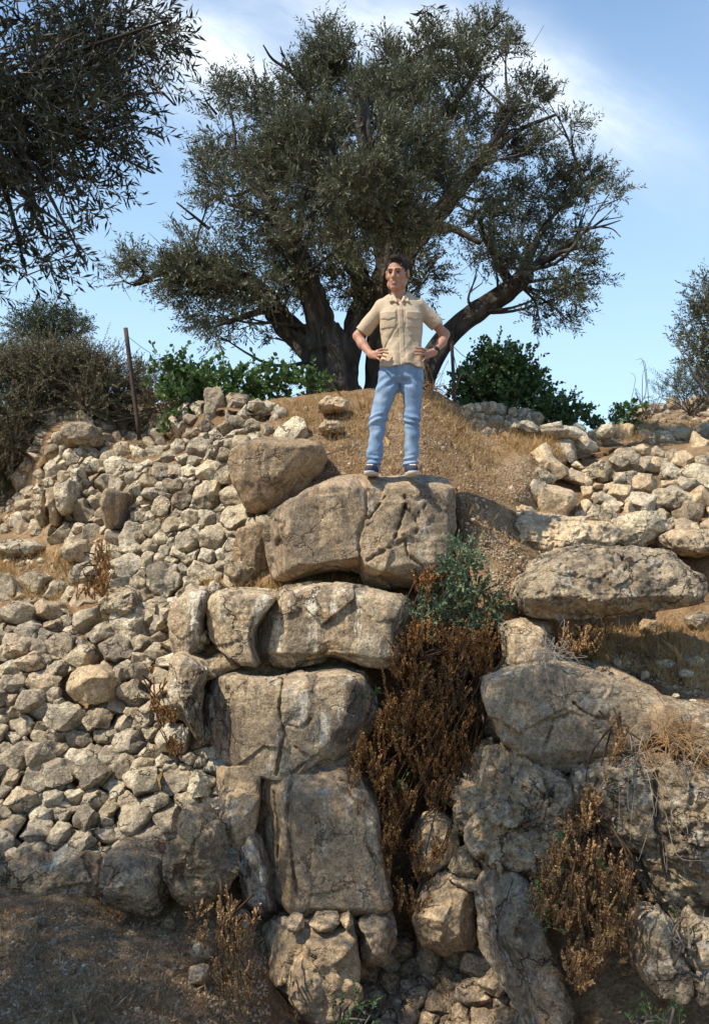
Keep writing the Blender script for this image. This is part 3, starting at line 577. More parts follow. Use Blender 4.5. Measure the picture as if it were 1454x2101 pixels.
for i, (l, x, y, rx, ry) in enumerate([('small pointed stone in the dry weeds at the foot of the stack', 492, 1905, 20, 26), ('stone lying in the weeds left of the bottom block', 408, 1962, 24, 22), ('dull stone below the other ones in the foot weeds', 405, 2010, 26, 22),
      ('small stone right of the knobbly dark boulder', 345, 1898, 14, 10), ('half buried stone on the bare ground at the lower left', 82, 1890, 16, 8)]):
    rg = np.random.RandomState(230+i); a = np.linspace(0, 2*math.pi, 8, endpoint=False)
    boulder(l, [(x+rx*math.cos(t)*rg.uniform(.75, 1.2), y+ry*math.sin(t)*rg.uniform(.75, 1.2)) for t in a], float(DT(x, y))-.10, ry*2.4*6/F, 'dark', 340+i, cat='stone', name='stone', level=5, chops=7, n=3.2, amp=.01, fac=0)

# ------------------------------------------------------------------ dry-stone walls (things whose stones are parts)
def wall(label, group, region, seeds, rr, mat, seed, asp=1.2, **kw):
    cells = pack(region, seeds, rr, seed, asp, avoid=BOULDERS, maxn=kw.pop('maxn', 260))
    c = np.mean([c for _, c, _ in cells], 0); t = thing('dry_stone_wall', label, 'wall', tuple(P(c[0], c[1], float(DT(c[0], c[1])))), group); t['kind'] = 'thing'
    st = stone_cells(cells, mat, seed, 'stone', **kw)
    st.sort(key=lambda a: -a[0])
    Ms, Fs, k = [], [], 0
    for i, (ar, o) in enumerate(st):
        if i < 99: o.parent = t; o.location = tuple(np.array(o.location)-np.array(t.location)); continue
        me = o.data; V = np.empty(len(me.vertices)*3, np.float32); me.vertices.foreach_get('co', V); V = V.reshape(-1, 3)+np.array(o.location)-np.array(t.location)
        f = np.empty(len(me.polygons)*3, np.int32); me.polygons.foreach_get('vertices', f) if False else me.loops.foreach_get('vertex_index', f)
        Ms.append(V); Fs.append(f.reshape(-1, 3)+k); k += len(V); bpy.data.objects.remove(o)
    if Ms: tag(obj('small_stones', mesh_from('small_stones', np.concatenate(Ms), np.concatenate(Fs), M[mat] if isinstance(mat, str) else M[mat[0]]), t), kind='stuff')
    return t
W = lambda s: s
SW = [(382,1109,27),(435,1103,29),(471,1118,16),(426,1017,30),(371,1027,22),(334,1192,38),(261,1158,27),(413,1178,28),(279,1195,18),(323,1247,22),(292,1223,18),(478,1065,26),(423,1061,21),(392,1058,19),(299,986,17),(303,1010,17),
      (296,1024,13),(433,927,16),(457,931,18),(406,917,22),(382,965,17),(323,965,20),(313,927,18),(420,965,24),(461,975,19),(475,1020,20),(365,917,18),(440,849,22),(457,878,17),(488,865,17),(440,890,15),(330,1041,24),(282,1058,18),
      (347,1075,18),(309,1085,18),(254,1112,19),(310,1120,16),(337,1127,13),(351,996,19),(328,1000,13),(375,1195,14),(299,1150,17),(516,872,18),(545,878,16),(500,850,14)]
wall('steep whitish dry-stone wall of irregular lichened rocks left of the ledge boulder', None,
     [(248,960),(262,925),(310,905),(372,880),(395,858),(425,838),(470,838),(520,842),(560,858),(585,880),(520,900),(478,918),(462,950),(472,995),(490,1035),(515,1050),(556,1052),(556,1085),(490,1085),(480,1135),(478,1180),(430,1205),(372,1215),(345,1235),(338,1275),
      (285,1278),(272,1225),(240,1200),(236,1150),(250,1095),(262,1040),(252,1000)], SW, (9, 21), ['pale', 'pale', 'pale', 'grey', 'rubble'], 3, asp=1.08, maxn=420, gap=.99, out=.62, thick=1.7, chops=7, n=3.0, amp=.035, jit=.22)
SE = [(1215,938,28),(1239,967,29),(1283,946,26),(1286,980,22),(1330,990,27),(1320,1028,24),(1283,1011,22),(1232,1021,17),(1252,997,14),(1262,1035,18),(1160,1014,38),(1205,984,18),(1177,980,25),(1150,957,22),(1193,957,16),(1320,950,18),(1346,958,22),
      (1378,967,22),(1385,933,14),(1408,942,22),(1371,914,14),(1419,997,25),(1378,997,18),(1385,1021,30),(1439,1018,24),(1402,1052,20),(1432,1052,24),(1436,972,24),(1371,1052,18),(1408,1079,18),(1440,916,18),(1310,906,12),(1332,912,12),(1255,922,20),(1225,1048,14)]
wall('warm-coloured dry-stone terrace wall of rounded stones on the right', None,
     [(1118,1012),(1135,985),(1125,960),(1150,945),(1190,930),(1215,915),(1260,905),(1310,896),(1350,905),(1400,900),(1454,898),(1560,890),(1580,1110),(1454,1100),(1395,1092),(1375,1068),(1345,1046),(1280,1052),(1240,1062),(1200,1050),(1160,1038),(1130,1030)],
     SE, (11, 22), ['warm', 'warm', 'pale', 'rubble'], 4, asp=1.12, gap=1.0, out=.85, thick=1.6, chops=6, n=3.0, amp=.02, jit=.10)
wall('low dry-stone wall of dark round stones behind the metal post at upper left', None,
     [(170,880),(180,850),(220,838),(260,822),(300,818),(340,816),(372,822),(392,840),(370,868),(340,880),(312,905),(270,915),(230,920),(196,918),(198,890)],
     [(300,826,12),(330,835,17),(362,828,15),(258,844,15),(300,846,15),(328,858,12),(355,858,15),(220,850,16),(245,870,14),(220,875,16),(270,874,13),(271,898,14),(215,902,15),(235,893,12),(298,884,9),(185,920,8)],
     (7, 15), ['fieldstone', 'fieldstone', 'rubble'], 5, asp=1.15, maxn=150, gap=.94, out=.5, thick=1.5, chops=4, n=2.7, amp=.012, jit=.08)
wall('high ruined stone wall at far left beneath the grey scrub', None,
     [(48,1070),(55,1000),(62,960),(80,925),(90,890),(118,862),(140,860),(122,880),(120,912),(195,915),(215,925),(235,965),(262,980),(262,1010),(225,1000),(206,1010),(203,1065),(210,1090),(255,1090),(250,1130),(235,1160),(205,1140),(180,1125),(150,1100),(110,1085),(70,1082)],
     [(145,935,20),(144,915,16),(182,958,22),(210,990,24),(190,978,15),(172,1010,12),(170,1050,24),(185,1090,22),(225,1115,22),(160,1085,18),(100,960,18),(95,990,14),(75,1000,12),(105,925,16),(117,900,14),(60,1050,10),(64,1074,10),(190,1030,16)],
     (8, 17), ['pale', 'rubble', 'fieldstone', 'pale'], 6, asp=1.0, maxn=170, gap=.96, out=.5, thick=1.5, chops=6, n=3.0, amp=.025, jit=.18)
wall('low wall continuing in shadow at the far left edge', None, [(-60,1000),(0,995),(40,990),(52,1010),(48,1075),(0,1085),(-60,1090)],
     [], (8, 16), ['fieldstone'], 7, maxn=60, gap=.95, out=.5, chops=5, n=2.8, amp=.015)
wall('far brownish wall below the shrubs at the right edge', None, [(1325,850),(1360,838),(1420,830),(1600,818),(1600,885),(1454,886),(1400,884),(1350,876)],
     [], (6, 12), ['fieldstone', 'rubble'], 8, maxn=150, gap=.95, out=.5, chops=5, n=2.8, amp=.015, jit=.1)
wall('row of small pale stones along the skyline bank right of the mound', None, [(955,848),(975,838),(1010,845),(1050,848),(1090,852),(1100,864),(1050,864),(1040,888),(1010,884),(980,868)],
     [(1015,864,15),(985,852,10)], (5, 10), ['warm', 'pale', 'fieldstone'], 9, maxn=50, gap=.96, out=.5, chops=5, n=2.8, amp=.015, jit=.2)
wall('small stones wedged in the dark gully at the bottom centre', None, [(740,2000),(800,1975),(860,1970),(940,1980),(990,1960),(1010,2000),(1060,2075),(1115,2150),(740,2180),(735,2095),(745,2040)],
     [(800,2030,25),(850,2060,24),(930,2020,24),(900,2070,26),(980,2060,34),(1040,2100,24)], (12, 30), ['dark'], 10, maxn=60, gap=.93, out=.35, chops=6, n=3, amp=.02, jit=.15)

# ------------------------------------------------------------------ loose rubble: every stone a thing of its own
RS = [(172,1351,28),(230,1334,31),(125,1325,27),(55,1358,26),(172,1415,44),(270,1425,32),(245,1387,19),(285,1380,21),(30,1330,28),(80,1330,20),(30,1262,26),(90,1253,26),(105,1280,20),(175,1275,28),(200,1300,26),(255,1295,22),(285,1322,20),(318,1340,18),(323,1307,14),
      (75,1400,26),(120,1372,20),(127,1476,30),(50,1445,24),(200,1478,26),(245,1487,24),(155,1522,24),(210,1512,22),(265,1522,30),(225,1545,18),(150,1560,26),(85,1550,26),(245,1577,24),(290,1582,24),(110,1590,26),(180,1597,32),(225,1617,24),(60,1612,26),(290,1612,34),(355,1608,32),
      (410,1612,26),(150,1638,19),(105,1642,18),(265,1648,23),(315,1648,23),(190,1648,22),(35,1648,28),(375,1644,22),(420,1658,22),(345,1678,26),(268,1682,32),(170,1688,24),(80,1680,24),(354,1520,34),(300,1730,28),(215,1720,22),(160,1735,22),(60,1710,28),(120,1715,20),
      (245,1760,18),(20,1700,24),(30,1560,26),(320,1385,16),(318,1420,18),(325,1470,16),(300,1478,18)]
reg = [(-70,1235),(0,1225),(60,1215),(110,1222),(150,1240),(205,1262),(240,1280),(336,1284),(338,1350),(334,1400),(345,1455),(372,1485),(400,1525),(418,1550),(440,1580),(438,1640),(448,1690),(430,1700),(374,1674),(346,1740),(340,1768),(295,1752),(235,1755),(205,1768),(170,1754),(120,1772),(60,1764),(-70,1775)]
cells = pack(reg, RS, (9, 24), 21, 1.25, avoid=BOULDERS, maxn=620)
cells.sort(key=lambda a: -a[2]); rest = cells[290:]; cells = cells[:290]
hi = [c for c in cells if c[1][1] < 1440]; lo = [c for c in cells if c[1][1] >= 1440]; chips = []
for part, lab, grp, sd in ((hi, 'sun-bleached rubble stone tumbled on the upper part of the left bank', 'loose stones of the upper left bank', 22), (lo, 'angular broken stone heaped on the lower part of the left bank', 'loose stones of the lower left bank', 23), (rest, '', '', 24)):
    for ar, o in stone_cells(part, ['rubble', 'rubble', 'warm', 'pale'] if sd == 22 else ['rubble', 'rubble', 'rubble', 'pale'], sd, 'rubble_stone', gap=.97, out=.60, thick=1.5, chops=2, n=4.5, amp=.012, jit=.34, smooth=1.4, hull=8 if sd == 23 else 11):
        if sd == 24: chips.append(o)
        else: tag(o, lab, 'stone', grp)
if chips:
    Ms, Fs, k = [], [], 0
    for o in chips:
        V = np.empty(len(o.data.vertices)*3, np.float32); o.data.vertices.foreach_get('co', V); f = np.empty(len(o.data.polygons)*3, np.int32); o.data.loops.foreach_get('vertex_index', f)
        Ms.append(V.reshape(-1, 3)+np.array(o.location)); Fs.append(f.reshape(-1, 3)+k); k += len(o.data.vertices); bpy.data.objects.remove(o)
    tag(obj('rubble_chips', mesh_from('rubble_chips', np.concatenate(Ms), np.concatenate(Fs), M['rubble'])), 'smallest broken stones filling the gaps of the left rubble bank', 'rubble', kind='stuff')
# scattered small stones on the slopes
rng = random.Random(5)
def scatter(label, group, region, n, r0, r1, mats, seed):
    rng = random.Random(seed); xs = [p[0] for p in region]; ys = [p[1] for p in region]; k = 0; protos = []
    while k < n:
        x, y = rng.uniform(min(xs), max(xs)), rng.uniform(min(ys), max(ys))
        if not inside(region, x, y) or any(inside(b, x, y) for b in BOULDERS): continue
        if k < 6:
            a = np.linspace(0, 2*math.pi, 7, endpoint=False); rr = rng.uniform(r0, r1)
            D = float(DT(x, y)); o = rock('loose_stone', [(x+rr*math.cos(t)*rng.uniform(.8, 1.3), y+rr*.7*math.sin(t)*rng.uniform(.8, 1.2)) for t in a], D-.03, rr*1.6*D/F, rng.choice(mats), seed*50+k, n=2.8, level=3, chops=6, amp=.003, fac=0); protos.append(o)
        else:
            s = protos[rng.randrange(6)]; o = s.copy(); COL.objects.link(o); f = rng.uniform(.5, 1.2); o.scale = (f, f, f*rng.uniform(.7, 1)); o.rotation_euler = (rng.uniform(0, 6), rng.uniform(0, 6), rng.uniform(0, 6))
            D = float(DT(x, y)); p = P(x, y, D-.02); o.location = p
        tag(o, label, 'stone', group); k += 1
scatter('small pale stone lying on the dry mound behind the man', 'small stones on the mound', [(560,860),(700,815),(900,820),(1000,880),(1000,980),(880,980),(680,960),(660,900)], 45, 3, 8, ['warm', 'pale'], 41)
scatter('small stone on the dirt slope right of the ledge', 'small stones on the dirt slope', [(940,1000),(1120,960),(1110,1020),(1000,1040),(1080,1140),(1060,1260),(960,1120)], 30, 3, 8, ['warm', 'pale'], 42)
scatter('small stone on the right ledge under the overhanging boulder', 'small stones on the right ledge', [(1150,1340),(1454,1320),(1454,1440),(1400,1430),(1300,1390),(1160,1360)], 26, 3, 8, ['warm', 'pale'], 43)
scatter('small stone among the dry weeds of the left terrace', 'small stones on the left terrace', [(0,1145),(120,1150),(230,1190),(200,1215),(60,1215),(0,1225)], 40, 4, 11, ['warm', 'pale', 'rubble'], 44)
scatter('small stone on the grass bank between the old walls', 'small stones on the grass bank', [(205,925),(300,900),(390,870),(300,905),(250,990),(225,960)], 12, 3, 7, ['pale'], 45)
scatter('small dull stone on the shaded ground at lower left', 'small stones on the shaded ground', [(0,1880),(200,1890),(480,1920),(480,2101),(0,2101)], 45, 3, 8, ['dark', 'fieldstone'], 46)
# ------------------------------------------------------------------ plants
M['bark'] = simple_mat('olive_bark', [(0.022, 0.019, 0.016), (0.062, 0.053, 0.043), (0.13, 0.112, 0.092)], 9, .95, 1.0, 26, .15, detail=9, stretch=(1, 1, .25))
M['twig'] = simple_mat('grey_twig', [(0.10, 0.08, 0.06), (0.20, 0.165, 0.125)], 12, .9)
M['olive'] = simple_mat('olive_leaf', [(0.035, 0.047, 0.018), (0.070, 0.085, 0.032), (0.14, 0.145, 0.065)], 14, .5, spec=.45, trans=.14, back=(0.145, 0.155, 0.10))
M['olive_shaded'] = simple_mat('shaded_olive_leaf', [(0.022, 0.030, 0.018), (0.04, 0.05, 0.028)], 14, .6, spec=.2, trans=.05, back=(0.06, 0.07, 0.05))  # darker copy of the olive leaf: the crown's shade is put into the colour
M['vine'] = simple_mat('vine_leaf', [(0.035, 0.075, 0.02), (0.07, 0.135, 0.035), (0.15, 0.22, 0.065)], 9, .5, spec=.4, trans=.25)
M['fig'] = simple_mat('bush_leaf', [(0.03, 0.068, 0.02), (0.06, 0.12, 0.035), (0.13, 0.20, 0.07)], 9, .5, spec=.4, trans=.2)
M['scrub'] = simple_mat('scrub_leaf', [(0.10, 0.088, 0.055), (0.18, 0.16, 0.095), (0.21, 0.215, 0.125)], 2.5, .85, spec=.1)
M['greybush'] = simple_mat('grey_green_leaf', [(0.07, 0.09, 0.055), (0.13, 0.155, 0.10)], 5, .8, spec=.15)
M['bluegreen'] = simple_mat('blue_green_leaf', [(0.05, 0.095, 0.05), (0.12, 0.18, 0.10), (0.22, 0.28, 0.17)], 12, .6, spec=.3, trans=.15)
M['darkgreen'] = simple_mat('dark_green_leaf', [(0.03, 0.07, 0.02), (0.06, 0.12, 0.035)], 12, .6, spec=.3, trans=.15)
M['seed'] = simple_mat('dry_seed_heads', [(0.09, 0.040, 0.018), (0.26, 0.125, 0.045), (0.58, 0.35, 0.14)], 30, .9, spec=.1)
M['darkstem'] = simple_mat('dark_dead_stem', [(0.045, 0.025, 0.014), (0.10, 0.06, 0.035)], 10, .9, spec=.1)
M['weed'] = simple_mat('dry_weed', [(0.17, 0.09, 0.04), (0.34, 0.20, 0.09), (0.46, 0.31, 0.15)], 10, .9, spec=.1)
M['straw'] = simple_mat('dry_straw', [(0.34, 0.20, 0.08), (0.50, 0.33, 0.14), (0.62, 0.46, 0.24)], 6, .85, spec=.15, trans=.2)
M['brown_grass'] = simple_mat('brown_dead_grass', [(0.16, 0.10, 0.055), (0.27, 0.18, 0.10), (0.40, 0.29, 0.17)], 6, .9, spec=.1)
M['chips'] = simple_mat('stone_chips', [(0.17, 0.11, 0.065), (0.34, 0.25, 0.16), (0.52, 0.43, 0.31)], 22, .95, spec=.1)
M['paletwig'] = simple_mat('bleached_twig', [(0.30, 0.26, 0.21), (0.44, 0.39, 0.32)], 9, .9)

def unit(a): return a/np.maximum(np.linalg.norm(a, axis=-1, keepdims=True), 1e-9)
def leaf_quads(base, d, nrm, ln, wd, seed=0, round_=False):
    rng = np.random.RandomState(seed); n = len(base); d = unit(d); s = unit(np.cross(d, nrm)); up = np.cross(s, d)
    ln = ln*rng.uniform(.7, 1.2, (n, 1)); wd = wd*rng.uniform(.75, 1.2, (n, 1)); c = rng.uniform(-.12, .12, (n, 1))*ln
    if round_:
        V = np.stack([base, base+d*ln*.25+s*wd*.5, base+d*ln*.65+s*wd*.45+up*c, base+d*ln-up*c, base+d*ln*.65-s*wd*.45+up*c, base+d*ln*.25-s*wd*.5], 1); k = 6
    else:
        V = np.stack([base, base+d*ln*.5+s*wd*.5+up*c, base+d*ln, base+d*ln*.5-s*wd*.5+up*c], 1); k = 4
    return V.reshape(-1, 3), np.arange(n*k).reshape(n, k)
def sprigs(B, Dr, L, m, ll, lw, seed=0, curve=.25, spread=.75, round_=False, stem=.0025, sag=0.0):
    """twigs with leaves: returns leaf V,F and stem V,F"""
    rng = np.random.RandomState(seed); n = len(B); Dr = unit(Dr); L = (np.ones(n)*L*rng.uniform(.6, 1.25, n))[:, None]
    bend = unit(rng.normal(size=(n, 3)))*curve; bend[:, 2] -= sag
    ts = np.linspace(.12, 1, m); pts = []; dirs = []
    for t in ts: pts.append(B+Dr*L*t+bend*L*t*t); dirs.append(unit(Dr+bend*2*t))
    Pn = np.stack(pts, 1); Dn = np.stack(dirs, 1)
    side = unit(np.cross(Dn, rng.normal(size=(n, 1, 3)).repeat(m, 1)+rng.normal(size=(n, m, 3))*.6)); side[:, ::2] *= -1
    ld = unit(Dn*(1-spread*.35)+side*spread+rng.normal(size=(n, m, 3))*.18)
    nr = unit(rng.normal(size=(n, m, 3))*.8+np.array([0, 0, .9]))
    V, Fq = leaf_quads(Pn.reshape(-1, 3), ld.reshape(-1, 3), nr.reshape(-1, 3), ll, lw, seed+1, round_)
    a = unit(np.cross(Dr, rng.normal(size=(n, 3)))); b = np.cross(Dr, a); rings = []
    for t in (0, .5, 1):
        c = B+Dr*L*t+bend*L*t*t; r = stem*(1-.7*t); rings.append(np.stack([c+a*r, c-a*r*.5+b*r*.87, c-a*r*.5-b*r*.87], 1))
    SV = np.stack(rings, 1).reshape(-1, 3); base = np.arange(n)[:, None]*9; q = []
    for k in (0, 1):
        for j in range(3): q.append(np.concatenate([base+k*3+j, base+k*3+(j+1) % 3, base+k*3+3+(j+1) % 3, base+k*3+3+j], 1))
    return V, Fq, SV, np.concatenate(q)
def join(parts):
    """parts: list of (V, F, material index)"""
    Vs, Fs, mi, k = [], [], [], 0
    for V, Fq, m in parts: Vs.append(V); Fs.append(Fq+k); mi.append(np.full(len(Fq), m)); k += len(V)
    return np.concatenate(Vs), Fs, np.concatenate(mi)
def catmull(pts, k=6):
    pts = np.asarray(pts, float); p = np.vstack([2*pts[0]-pts[1], pts, 2*pts[-1]-pts[-2]]); out = []
    for i in range(1, len(p)-2):
        for t in np.arange(k)/k:
            out.append(.5*((2*p[i])+(p[i+1]-p[i-1])*t+(2*p[i-1]-5*p[i]+4*p[i+1]-p[i+2])*t*t+(3*p[i]-p[i-1]-3*p[i+1]+p[i+2])*t**3))
    return np.array(out+[p[-2]])
def tube(pts, rad, sides=10, ridge=0.0, seed=0, k=6, smooth=True):
    q = catmull(np.c_[np.asarray(pts, float), np.asarray(rad, float)], k) if smooth else np.c_[np.asarray(pts, float), np.asarray(rad, float)]
    c, r = q[:, :3], np.maximum(q[:, 3], 1e-4); t = unit(np.gradient(c, axis=0)); u = np.cross(t[0], [0.3, 1, .1]); u /= np.linalg.norm(u); V = []
    th = np.linspace(0, 2*math.pi, sides, endpoint=False)
    for i in range(len(c)):
        u = u-t[i]*(u @ t[i]); u /= np.linalg.norm(u); v = np.cross(t[i], u)
        rr = r[i]*np.ones(sides)
        if ridge: rr = rr*(1+ridge*(np.sin(th*5+seed+i*.05)*.5+np.sin(th*9+seed*2-i*.09)*.35)+ridge*.8*vnoise(np.c_[np.cos(th)*2.2, np.sin(th)*2.2, np.full(sides, i*.16)]+seed, seed))
        V.append(c[i]+np.outer(rr*np.cos(th), u)+np.outer(rr*np.sin(th), v))
    n = len(c); V = np.concatenate(V+[c[:1], c[-1:]]); i, j = np.meshgrid(np.arange(n-1), np.arange(sides), indexing='ij'); j2 = (j+1) % sides
    Fq = np.stack([i*sides+j, i*sides+j2, (i+1)*sides+j2, (i+1)*sides+j], -1).reshape(-1, 4)
    jj = np.arange(sides); e = n*sides; c1 = np.stack([np.full(sides, e), (jj+1) % sides, jj, jj], -1)[:, :3]; c2 = np.stack([np.full(sides, e+1), (n-1)*sides+jj, (n-1)*sides+(jj+1) % sides], -1)
    return V, Fq, np.concatenate([c1, c2])
class Tubes:
    def __init__(s): s.V = []; s.F4 = []; s.F3 = []; s.k = 0
    def add(s, *a, **kw):
        V, q, t = tube(*a, **kw); s.V.append(V); s.F4.append(q+s.k); s.F3.append(t+s.k); s.k += len(V)
    def mesh(s, name, mat, loc): return mesh_from(name, local(np.concatenate(s.V), loc), [np.concatenate(s.F4), np.concatenate(s.F3)], mat)
    def out(s): return np.concatenate(s.V)

def blob_points(blobs, per, rng, tree_c=None, up=.5, shell=.55, clump=None):
    """blobs: (x, y, z, r) world; returns sprig bases and directions"""
    B, Dd = [], []
    for (x, y, z, r) in blobs:
        n = max(4, int(per*(r/.28)**2)); d = unit(rng.normal(size=(n, 3))); rad = r*rng.uniform(0, 1, n)**shell
        p = np.array([x, y, z])+d*rad[:, None]*np.array([1, 1, .9]); out = d*.7+np.array([0, 0, up])+rng.normal(size=(n, 3))*.35
        if tree_c is not None: out = out+unit(p-np.array(tree_c))*.55
        if clump is not None: kp = vnoise(p*clump[0]+31, 77)+.5*vnoise(p*clump[0]*2.3, 78) > clump[1]; p, out = p[kp], out[kp]
        B.append(p); Dd.append(out)
    return np.concatenate(B), np.concatenate(Dd)
def leaf_cloud(name, B, Dd, L, m, ll, lw, mats, parent, loc, seed, **kw):
    V, Fq, SV, SF = sprigs(B, Dd, L, m, ll, lw, seed, **kw); VV, FF, mi = join([(V, Fq, 0), (SV, SF, 1)])
    return obj(name, mesh_from(name, local(VV, loc), FF, mats, mi, smooth=False), parent)
def PB(lst, D, jit=0, rng=None):
    out = []
    for b in lst:
        x, y, r = b[:3]; d = D+(b[3] if len(b) > 3 else 0)+(rng.uniform(-jit, jit) if rng is not None else 0); p = P(x, y, d); out.append((p[0], p[1], p[2], r*d/F))
    return out

# ---- the old olive tree on the mound
def olive_tree():
    rng = np.random.RandomState(3); D = 11.7
    loc = tuple(P(720, 850, D)); t = thing('olive_tree', 'huge old olive tree with several gnarled trunks growing on the mound behind the man', 'tree', loc)
    def lim(l, dz0=0, dz1=0):
        n = len(l); return [P(x, y, D+dz0+(dz1-dz0)*i/(n-1)) for i, (x, y, r) in enumerate(l)], [r*D/F for x, y, r in l]
    limbs = [
     ([(686,880,58),(684,815,50),(683,770,45),(678,730,44),(670,700,38),(662,670,30)], 0, 0),
     ([(668,760,34),(645,722,31),(612,690,25),(582,656,23),(558,625,21),(532,598,18),(500,575,17),(455,555,13),(400,545,9),(330,560,6),(275,585,3)], 0, .5),
     ([(672,730,30),(658,670,27),(642,615,24),(624,560,20),(600,500,17),(570,440,13),(530,380,9),(480,310,5)], 0, -.6),
     ([(698,860,34),(702,790,28),(714,730,25),(730,670,22),(744,620,20),(735,560,20),(705,500,17),(690,420,14),(680,330,10),(670,230,7),(662,90,3)], .1, .2),
     ([(772,880,26),(771,800,21),(770,740,20),(776,690,24),(795,620,32),(805,540,36),(800,480,34),(780,410,27),(760,340,20),(745,260,14),(750,150,6)], .3, -.3),
     ([(808,560,30),(835,505,28),(868,468,20),(908,428,17),(946,384,13),(985,335,12),(1010,296,8),(1050,230,4)], .2, -.4),
     ([(838,880,26),(862,790,26),(890,728,23),(926,680,22),(975,641,21),(1022,610,21),(1060,582,20),(1082,556,16)], -.1, .2),
     ([(1050,592,14),(1085,530,9),(1112,470,6),(1150,425,4),(1195,375,2)], .2, .5), ([(1066,570,10),(1130,525,6),(1200,505,3)], .2, -.3), ([(1050,590,12),(1012,520,9),(985,460,6),(1010,410,3)], .2, .1),
     ([(880,460,12),(930,470,8),(985,500,5)], 0, -.3), ([(760,340,14),(820,260,10),(870,170,6),(890,90,3)], 0, .5), ([(860,280,8),(950,190,6),(1000,90,3)], .3, .3), ([(640,380,9),(620,280,7),(640,150,3)], 0, .2),
     ([(600,500,12),(540,440,8),(470,420,4)], 0, .3), ([(985,335,8),(1060,270,5),(1140,235,3)], -.3, -.2), ([(560,630,9),(500,650,6),(440,670,3)], 0, -.5)]
    for i, (l, a, b) in enumerate(limbs[:7]):
        T = Tubes(); p, r = lim(l, a, b); T.add(p, r, sides=44, ridge=.27 if i != 6 else .12, seed=i*3+1, k=14)
        o = obj('trunk' if i in (0, 4, 6) else 'limb', T.mesh('trunk', M['bark'], loc), t)
    T = Tubes()
    for i, (l, a, b) in enumerate(limbs[7:]): p, r = lim(l, a, b); T.add(p, r, sides=9, ridge=.08, seed=i+40, k=6)
    bl = [(670,88,34),(655,128,42),(703,110,34),(640,185,55),(715,170,50),(675,140,50),(468,190,32),(520,210,42),(565,240,52),(468,262,45),(438,308,40),(500,330,60),(436,392,36),(478,430,55),(560,350,60),(600,290,62),(425,350,28),
      (878,95,42),(945,85,36),(1005,65,36),(1035,100,32),(965,150,58),(890,160,50),(808,135,42),(830,205,58),(765,215,55),(785,110,22),(1085,200,40),(1135,225,36),(1060,260,56),(1165,258,28),(1000,235,58),(1098,300,36),(930,250,66),(960,320,46),(1035,310,40),
      (680,270,68),(760,300,68),(850,290,68),(640,365,68),(720,385,66),(800,385,66),(880,360,60),(560,445,60),(650,455,66),(740,470,58),(830,450,58),(905,400,45),(580,520,50),
      (300,560,42),(245,582,30),(350,540,44),(400,560,50),(440,560,44),(480,570,40),(360,570,36),(520,600,36),(450,520,55),(375,605,40),(425,640,45),(470,600,46),(520,540,46),(440,690,28),(495,650,30),(600,560,45),(660,530,48),(400,500,36),(270,540,22),(330,510,22),(560,690,14),(610,720,14),
      (720,550,48),(845,540,42),(878,565,34),(890,480,46),(940,480,36),(1000,450,46),(1060,415,46),(1110,395,46),(1160,375,42),(1215,360,34),(1243,395,20),(1200,430,40),(1150,460,48),(1080,490,52),(1005,515,42),(975,565,30),(1130,540,46),(1190,515,40),(1222,555,26),
      (1110,600,34),(1160,615,36),(1110,655,22),(1050,530,42),(1245,440,20),(1190,570,26),(985,390,24),(1150,650,18),(760,600,30),(690,590,26),(560,600,32),(640,592,34),(720,600,34),(790,590,30),(862,598,24),(605,575,34)]
    blobs = []
    for (x, y, r) in bl:
        cen = max(0, 1-math.hypot((x-740)/330, (y-360)/300)); k = 1+int(cen*1.9+.25)
        for j in range(k):
            off = rng.uniform(-.5, .5) if k == 1 else (j/(k-1)-.5)*2*(.5+1.5*cen)
            d = D+off; p = P(x+rng.uniform(-8, 8), y+rng.uniform(-8, 8), d); blobs.append((p[0], p[1], p[2], r*.92*d/F))
    # side branches from the limbs into the clumps of leaves
    nodes = np.concatenate([np.array(lim(l, a, b)[0])[3:] for l, a, b in limbs])
    for i, (x, y, z, r) in enumerate(blobs):
        d = np.linalg.norm(nodes-[x, y, z], axis=1)+np.where(nodes[:, 2] > z, .6, 0); n0 = nodes[np.argmin(d)]; e = np.array([x, y, z]); L = np.linalg.norm(e-n0)
        if L < .1: continue
        mid = (n0+e)/2+rng.normal(size=3)*.08*L+[0, 0, -.06*L]; T.add([n0, mid, e], [.010+.018*L, .012+.006*L, .006], sides=5, k=4)
        for _ in range(3): T.add([mid+(e-mid)*rng.uniform(.2, .9), e+rng.normal(size=3)*r*.55, e+rng.normal(size=3)*r*.9+[0, 0, r*.4]], [.008, .005, .002], sides=4, k=3)
    for l in ([(650,215,5),(600,150,4),(560,122,3),(540,92,1.5)], [(600,150,3),(580,110,2),(575,95,1)], [(430,470,4),(400,445,3),(362,415,1.5)], [(402,446,2),(385,450,1.5),(372,440,1)], [(1170,475,4),(1230,465,2.5),(1272,452,1)], [(1230,465,2),(1255,470,1.5),(1272,486,1)], [(445,235,3),(425,210,2),(418,195,1)]):
        p, r = lim(l, -.2, -.4); T.add(p, r, sides=5, k=4)
    obj('branches', T.mesh('branches', M['bark'], loc), t)
    c = P(740, 430, D); B, Dd = blob_points(blobs, 150, rng, c, up=.5, clump=(2.6, -.34))
    leaf_cloud('crown', B, Dd, .24, 16, .066, .0175, [M['olive'], M['twig']], t, loc, 5, curve=.3)
olive_tree()

